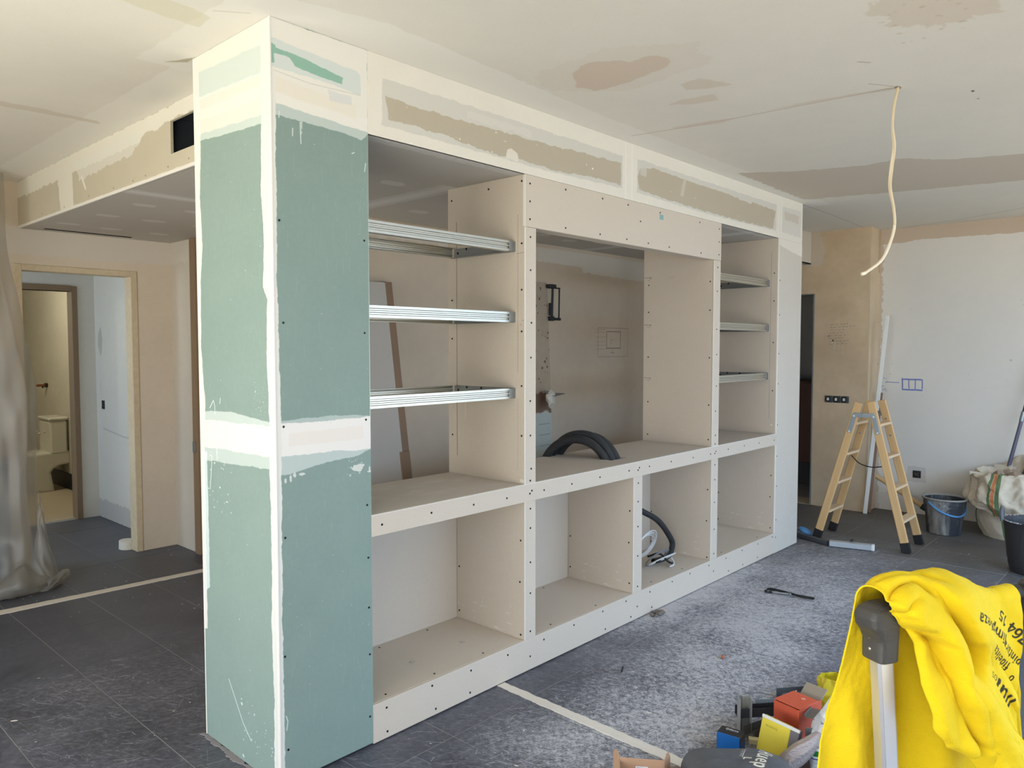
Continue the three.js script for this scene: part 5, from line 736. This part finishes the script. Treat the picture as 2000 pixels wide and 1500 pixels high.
const yb = pthing('yellow_bag', 'crumpled yellow plastic bag behind the white printed bag', 'bag', 0.37, 0, -0.3); part('body', sheet((u, v) => { const a = u * 6.2832, r = (0.075 - 0.02 * v) * (1 + 0.3 * noise(Math.cos(a) * 3, v * 3, Math.sin(a) * 3)); return V(Math.cos(a) * r, v * 0.12 + 0.012 * noise(u * 12, v * 3, 1) * v, Math.sin(a) * r * 0.8); }, 40, 24, null, 0.0008), plain([214, 192, 40], 0.45), yb);
// metal offcuts: each is a C-channel piece
const cuts = [
  ['upright stub of galvanised channel standing in the offcut pile', -0.08, 0, -0.088, 0, 0.14, 'y', 0.046, 0.04, [172, 172, 168]],
  ['dark long channel offcut lying behind the upright stub', -0.005, 0.055, -0.1, 0.12, 0.2, 'x', 0.042, 0.036, [74, 76, 82]],
  ['pale short channel offcut lying farthest left of the carton', 0.09, 0.002, -0.262, 0.1, 0.12, 'x', 0.04, 0.03, [146, 150, 152]],
  ['long grey channel lying behind the orange carton', 0.30, 0.002, -0.36, 0.16, 0.3, 'x', 0.05, 0.04, [104, 108, 112]],
  ['grey channel offcut sloping below the dark long one', -0.02, 0.004, -0.045, 0.5, 0.15, 'x', 0.05, 0.04, [118, 120, 120]],
  ['olive-grey strip of metal running toward the black case', -0.085, 0.004, 0.155, 1.15, 0.17, 'x', 0.036, 0.012, [104, 104, 96]],
  ['grey folded metal plate resting on the orange carton', 0.145, 0.135, 0.06, 0.9, 0.09, 'x', 0.05, 0.012, [128, 128, 122]],
];
for (const [label, x, y, z, turn, L, ax, w, d, col] of cuts) { const t = pthing('metal_offcut', label, 'metal offcut', x, y, z, turn, 'metal offcuts in the pile'), m = plain(col, 0.42, { metalness: 0.55 }); const k = 0.0016, L2 = L / 2; const P = ax === 'y' ? [bx(-w / 2, w / 2, 0, L, -k, 0, 0.0004), bx(-w / 2, -w / 2 + k, 0, L, 0, d, 0.0004), bx(w / 2 - k, w / 2, 0, L, 0, d, 0.0004), bx(-0.006, 0.006, 0, L, 0, 0.004, 0.001)] : [bx(-L2, L2, 0, k, -w / 2, w / 2, 0.0004), bx(-L2, L2, 0, d, w / 2 - k, w / 2, 0.0004), bx(-L2, L2, 0, d, -w / 2, -w / 2 + k, 0.0004)]; part('web', P.slice(0, 1), m, t); part('flange', P[1], m, t); part('flange', P[2], m, t); if (P[3]) part('rib', P[3], m, t); }
const cb = pthing('cream_block', 'small cream block between the blue packet and the metal strip', 'block', -0.07, 0, 0.02, -0.3); part('block', bx(-0.02, 0.022, 0, 0.022, -0.012, 0.012, 0.002), plain([214, 206, 168], 0.8), cb);
const sp = pthing('salmon_scrap', 'crumpled salmon paper scrap beside the yellow packet', 'paper', -0.015, 0, 0.02, 0.3); part('paper', sheet((u, v) => V((u - 0.5) * 0.05, 0.01 + v * 0.08 + 0.006 * noise(u * 7, v * 7, 1), (v - 0.5) * -0.02 + 0.012 * noise(u * 6, v * 6, 4)), 14, 14, null, 0.001), plain([206, 122, 100], 0.8), sp);
// dark soft case with printed name
const hb = pthing('tool_case', 'dark grey soft case with cream lettering in front of the packets', 'case', -0.215, 0, 0.405, 0.0);
{ const caseT = tex(0, 0.32, 0, 0.26, 2400, (g) => { mottle(g, [84, 86, 90], 3, [0.08, 0.02], 3); const c = [222, 214, 194]; words(g, 'Huep', 0.213, 0.213, 0.05, c, -1.97, 'sans-serif', 'left', 'bold'); stroke(g, [[0.172, 0.205], [0.152, 0.16]], c, 0.0016, 0.9); words(g, 'one step', 0.163, 0.206, 0.011, [170, 168, 160], -1.97); words(g, 'L', 0.157, 0.163, 0.03, c, -1.97, 'sans-serif', 'left', 'bold'); });
  caseT.repeat.set(1, 1); caseT.offset.set(0, 0);
  const prof = (u, v) => { const x = (u - 0.5) * 0.42, z = (v - 0.5) * 0.26, e = Math.max(Math.abs(u - 0.5), Math.abs(v - 0.5)) * 2; return V(x * (1 - 0.05 * (1 - v)), 0.003 + 0.145 * Math.pow(1 - Math.pow(e, 7), 0.5) + 0.012 * noise(u * 4, v * 4, 1) * (1 - e) - 0.045 * sstep(0.6, 1, u) * (1 - 0.3 * v), z); };
  part('shell', sheet(prof, 60, 50, (u, v) => [u, 1 - v]), std({ map: caseT, roughness: 0.5, bumpMap: bumpFine, bumpScale: 0.0015 }), hb); part('base', bx(-0.16, 0.16, 0, 0.006, -0.12, 0.12, 0.002), M.black, hb); part('buckle', bx(0.09, 0.125, 0.085, 0.1, 0.02, 0.05, 0.004), plain([70, 78, 96], 0.4), hb); }
// open cardboard tray
const tray = pthing('cardboard_tray', 'open brown cardboard tray with a barcode label beside the filler strip', 'box', -0.545, 0, 0.27, -0.14);
{ const cm = plain([176, 140, 112], 0.9), ci = plain([150, 110, 74], 0.9);
  part('side', bx(-0.075, 0.075, 0, 0.1, 0.034, 0.037, 0.001), cm, tray); part('base', bx(-0.075, 0.2, 0, 0.003, -0.1, 0.16, 0.001), ci, tray); part('side', (() => { const g = bx(0.075, 0.21, 0, 0.1, -0.002, 0.001, 0.001); g.rotateY(-0.35); g.translate(0.0, 0, 0.06); return g; })(), cm, tray); part('side', bx(-0.077, -0.074, 0, 0.09, 0.037, 0.16, 0.001), cm, tray);
  const earG = (s) => { const q = new THREE.Shape([[0, 0], [0.0, 0.1], [0.012, 0.118], [0.024, 0.12], [0.034, 0.1], [0.028, 0.0]].map(p => new THREE.Vector2(p[0] * s, p[1]))), g = new THREE.ExtrudeGeometry(q, { depth: 0.003, bevelEnabled: false }); g.rotateY(s * 0.9); g.translate(s > 0 ? 0.075 : -0.075, 0, 0.036); return g; };
  part('ear', earG(1), cm, tray); part('ear', earG(-1), cm, tray);
  quad(0.042, 0.014, face(0.042, 0.014, 5000, (g) => { fill(g, rect(0, 0.042, 0, 0.014), [224, 222, 226]); let x = 0.004; while (x < 0.038) { const w = rr(0.0004, 0.0013); fill(g, rect(x, x + w, 0.0035, 0.0105), [60, 60, 78]); x += w + rr(0.0004, 0.0012); } }), tray, 'label', [0.0, 0.066, 0.0376], 0, 0, 0.01, 'white barcode label'); }

// ================================================================ TROLLEY AND YELLOW SWEATSHIRT
const TA = V(0.156, 1.03, 1.862), TE = V(0.884, 0, 0.467), TN = V(-0.467, 0, 0.884), tTurn = Math.atan2(-0.467, 0.884);
const trolley = thing('hand_trolley', 'aluminium hand trolley with black plastic handle corners in the foreground', 'hand trolley', [TA.x, 0, TA.z], tTurn);   // local x along the bar, z towards the camera
const aluM = plain([206, 206, 212], 0.32, { metalness: 0.75 });
const W = 0.405, lean2 = 0.085;
for (const x of [0, W]) {
  const b = V(x + (x ? -1 : 1) * 0 + lean2, 0.03, 0.0), t = V(x, 0.985, 0), p = part('upright', beam(b, t, 0.026, 0.038, V(0, 0, 1), 0.004), aluM, trolley);
  part('groove', beam(b.clone().add(V(0, 0, 0.0129)), t.clone().add(V(0, 0, 0.0129)), 0.0006, 0.026, V(0, 0, 1), 0.0002), plain([232, 232, 236], 0.3, { metalness: 0.6 }), p);
  const s = x ? -1 : 1;
  const sec = [[-0.088, 0.0215, 0.0255, 0], [-0.086, 0.0225, 0.0265, 0], [-0.05, 0.023, 0.027, 0], [-0.036, 0.0265, 0.028, -0.003], [-0.022, 0.032, 0.029, -0.008], [-0.004, 0.034, 0.029, -0.009], [0.008, 0.031, 0.027, -0.006], [0.017, 0.022, 0.02, 0], [0.0205, 0.012, 0.011, 0.002], [0.0212, 0.0001, 0.0001, 0.002]];
  const cg = sheet((u, v) => { const k = v * (sec.length - 1), q = Math.min(sec.length - 2, Math.floor(k)), f = k - q, m = (n) => sec[q][n] + (sec[q + 1][n] - sec[q][n]) * f, a = -u * 6.2832, c = Math.cos(a), z = Math.sin(a), p = (x) => Math.sign(x) * Math.pow(Math.abs(x), 0.42); return V((m(3) + p(c) * m(1)) * s, m(0), p(z) * m(2)); }, 64, 45);
  const cr = part('handle_corner', cg, plain([66, 64, 62], 0.48, { bumpMap: bumpFine, bumpScale: 0.0006, side: THREE.DoubleSide }), trolley); cr.position.set(x, 1.03, 0);
  for (const y of [-0.045, -0.067]) { const r = new THREE.SphereGeometry(0.0036, 12, 8); r.scale(0.5, 1, 1); r.translate(-0.0232 * s, y, -0.002); part('rivet', r, M.steel, cr); }
}
part('crossbar', rod(V(-0.005, 1.022, -0.012), V(W + 0.005, 1.022, -0.012), 0.016, 16), plain([52, 50, 48], 0.6), trolley); part('crossbar', beam(V(0.08, 0.35, 0), V(W + 0.06, 0.35, 0), 0.025, 0.02, V(0, 1, 0), 0.003), aluM, trolley); part('toe_plate', bx(0.06, W + 0.12, 0.004, 0.012, -0.22, 0.02, 0.002), aluM, trolley);
for (const x of [0.05, W + 0.13]) part('wheel', place(new THREE.TorusGeometry(0.07, 0.022, 12, 32), x, 0.092, 0.06, Math.PI / 2), M.rubber, trolley);

const yellow = [226, 194, 6];
const shirtTex = tex(-0.3, 0.5, -0.72, 0.72, 1300, (g) => {
  mottle(g, yellow, 2, [0.2, 0.04], 2.5);
  const ink = [52, 44, 24], T = (s, x, y, z, a, w = 'bold') => words(g, s, x, y, z, ink, a, 'sans-serif', 'left', w);
T('limpieza', 0.236, -0.123, 0.028, 2.70); T('764 15', 0.292, -0.136, 0.031, 2.386); T('pintura', 0.281, -0.184, 0.022, 2.36); T('fidelita', 0.254, -0.184, 0.023, 2.52); T('o', 0.266, -0.213, 0.02, 2.4); T('dos', 0.228, -0.211, 0.021, 2.64, ''); T('llur', 0.268, -0.256, 0.046, 2.35);
});
const shirtMat = new THREE.MeshPhysicalMaterial({ map: shirtTex, roughness: 0.92, sheen: 0.25, sheenRoughness: 0.6, sheenColor: rgb(255, 226, 60), bumpMap: bumpCloth, bumpScale: 0.0006, side: THREE.DoubleSide });
const shirt = thing('sweatshirt', 'bright yellow work sweatshirt with black lettering draped over the trolley handle', 'sweatshirt', [TA.x, 0, TA.z], tTurn);
{
  const line = (pts) => (d) => { if (d <= pts[0][1]) return pts[0][0]; for (let i = 1; i < pts.length; i++) if (d <= pts[i][1]) { const t = (d - pts[i - 1][1]) / (pts[i][1] - pts[i - 1][1]), q = t * t * (3 - 2 * t) * 0.4 + t * 0.6; return pts[i - 1][0] + (pts[i][0] - pts[i - 1][0]) * q; } return pts[pts.length - 1][0] + (d - pts[pts.length - 1][1]) * 0.3; };
  const edge = line([[-0.02, -0.06], [-0.016, -0.02], [0.0, 0.01], [0.024, 0.035], [0.036, 0.06], [0.04, 0.13], [0.0555, 0.21], [0.081, 0.248], [0.12, 0.272], [0.142, 0.284], [0.167, 0.325]]);
  const step1 = line([[-0.02, -0.03], [0.0147, 0.015], [0.051, 0.048], [0.077, 0.078], [0.094, 0.118], [0.103, 0.175], [0.112, 0.23], [0.13, 0.28]]);
  const diag = line([[0.07, -0.05], [0.087, -0.01], [0.114, 0.033], [0.132, 0.065], [0.15, 0.09]]);
  const lap = line([[0.19, 0.13], [0.2, 0.15], [0.235, 0.22], [0.272, 0.272]]);
  const valley = line([[0.10, 0.16], [0.118, 0.22], [0.142, 0.28], [0.165, 0.32]]);
  const crest = (e) => 1.035 + 0.05 * (1 - sstep(0.11, 0.235, e)) + 0.008 + 0.006 * gz(e - 0.03, 0.03) - 0.016 * gz(e + 0.02, 0.02);
  const Rof = (e) => 0.019 + 0.026 * (1 - sstep(0.1, 0.24, e)) - 0.006 * gz(e + 0.02, 0.025);
  const LB = 0.6, LF = 0.56;
  const drape = (u, v) => {
    const e0 = -0.02 + u * 0.295, R = Rof(e0), q = Math.PI * R / 2, hem = Math.min(LF, 0.332 + (1 - u) * 0.17);
    const a = -LB + v * (LB + hem), cy = crest(e0) - R; let n, y, d = Math.abs(a) - q, e = e0;
    const dd = Math.max(0, d);
    if (d < 0) { n = R * Math.sin(a / R); y = cy + R * Math.cos(a / R); } else { n = Math.sign(a) * R; y = cy - d; }
    if (a < 0) {                                                     // far side
      e = (-0.02 - 0.29 * dd) + u * (0.295 + 0.31 * dd + 0.026 * sstep(0, 0.08, dd));
      n += 0.03 * dd + sstep(0.02, 0.2, dd) * (0.012 * Math.sin(e * 38 + dd * 4 + 0.6) + 0.006 * Math.sin(e * 71 - dd * 7));
    } else {                                                           // near side: the left edge is the long free fold
      const le = edge(d); e = le + u * (0.275 - le - 0.017 * sstep(0.1, 0.26, dd));
      n += 0.045 * dd;
      const roll = gz(e - le, 0.016); n += 0.010 * roll * sstep(-0.02, 0.04, d) - 0.022 * gz(e - le + 0.004, 0.007) * sstep(0, 0.04, d);
      n += 0.026 * sstep(-0.004, 0.007, e - step1(d)) * sstep(-0.05, 0.0, d) * sstep(0.26, 0.15, d) * gz(Math.max(0, e - step1(d)), 0.06) - 0.012 * gz(e - step1(d) + 0.008, 0.007) * sstep(-0.02, 0.02, d) * sstep(0.24, 0.16, d);
      const dg = e - diag(d); n += 0.028 * sstep(-0.008, 0.006, dg) * sstep(-0.06, -0.01, d) * sstep(0.13, 0.07, d) * gz(Math.max(0, dg), 0.08) - 0.018 * gz(dg + 0.01, 0.009) * sstep(0.0, 0.05, d) * sstep(0.13, 0.09, d);
      n -= 0.05 * gz(e - 0.138, 0.014) * gz(d - 0.108, 0.022); n += 0.014 * gz(e - 0.155, 0.016) * gz(d - 0.128, 0.022);
      n += 0.018 * sstep(0.007, -0.006, e - lap(d) + 0.014) * sstep(0.12, 0.19, d) + 0.018 * gz(e - lap(d) + 0.055, 0.05) * sstep(0.12, 0.22, d);
      n -= 0.026 * gz(e - valley(d), 0.009) * sstep(0.15, 0.2, d);
      n += 0.010 * gz(e - 0.06 - 0.3 * dd, 0.012) * sstep(0.03, 0.06, d) * sstep(0.16, 0.1, d) - 0.008 * gz(e - 0.043 - 0.25 * dd, 0.008) * sstep(0.03, 0.06, d) * sstep(0.15, 0.1, d);
    }
    if (a > 0) { const f = (x) => { const q = 1 - Math.abs(x) * 2.2; return q > 0 ? q * q : 0; }; n += sstep(-0.02, 0.08, d) * (0.010 * f(noise((e - 0.3 * dd) * 15, dd * 4, 11)) - 0.006 * f(noise((e - 0.45 * dd) * 22 + 3, dd * 5, 13))); }
    else n += 0.006 * (1 - Math.abs(noise(e * 14, dd * 3, 15)) * 2) * sstep(0, 0.1, d);
    // creases in the bundled part over the corner
    const top = sstep(0.14, 0.08, e0) * sstep(-0.12, -0.04, a);
    const cr = (e1, a1, e2, a2, w, k) => { const t = Math.min(1, Math.max(0, ((e - e1) * (e2 - e1) + (a - a1) * (a2 - a1)) / ((e2 - e1) ** 2 + (a2 - a1) ** 2))), D = Math.hypot(e - e1 - (e2 - e1) * t, a - a1 - (a2 - a1) * t); return k * gz(D, w) * Math.sin(Math.PI * (0.15 + 0.7 * t)); };
    const c = 1.1 * top * (cr(-0.018, 0.03, 0.045, 0.022, 0.006, 0.016) + cr(0.045, 0.025, 0.066, 0.055, 0.007, 0.014) + cr(0.0, -0.005, 0.075, 0.004, 0.006, 0.012) + cr(0.06, 0.0, 0.1, 0.03, 0.006, 0.008) + cr(-0.02, 0.062, 0.03, 0.055, 0.006, 0.013));
    const m = 0.004 * noise(e * 12, a * 7, 1) + 0.003 * noise(e * 30, a * 14, 4) + 0.0012 * noise(e * 80, a * 50, 6);
    const ang = Math.max(-1.5, Math.min(1.5, a / R)); n += Math.sin(ang) * (m - c); y += Math.cos(ang) * (m - c);
    return V(e < 0 ? e : e * 1.2, y, n);
  };
  const uvOf = (u, v) => { const e0 = -0.02 + u * 0.295, R = Rof(e0), hem = Math.min(LF, 0.332 + (1 - u) * 0.17), a = -LB + v * (LB + hem), d = a - Math.PI * R / 2; if (a < 0) return [e0, -a]; const le = edge(d); return [le + u * (0.275 - le), -(Math.max(d, -0.05) + 0.06)]; };
  part('body', sheet(drape, 220, 340, uvOf, 0.003), shirtMat, shirt);
}
renderer.render(scene, camera);
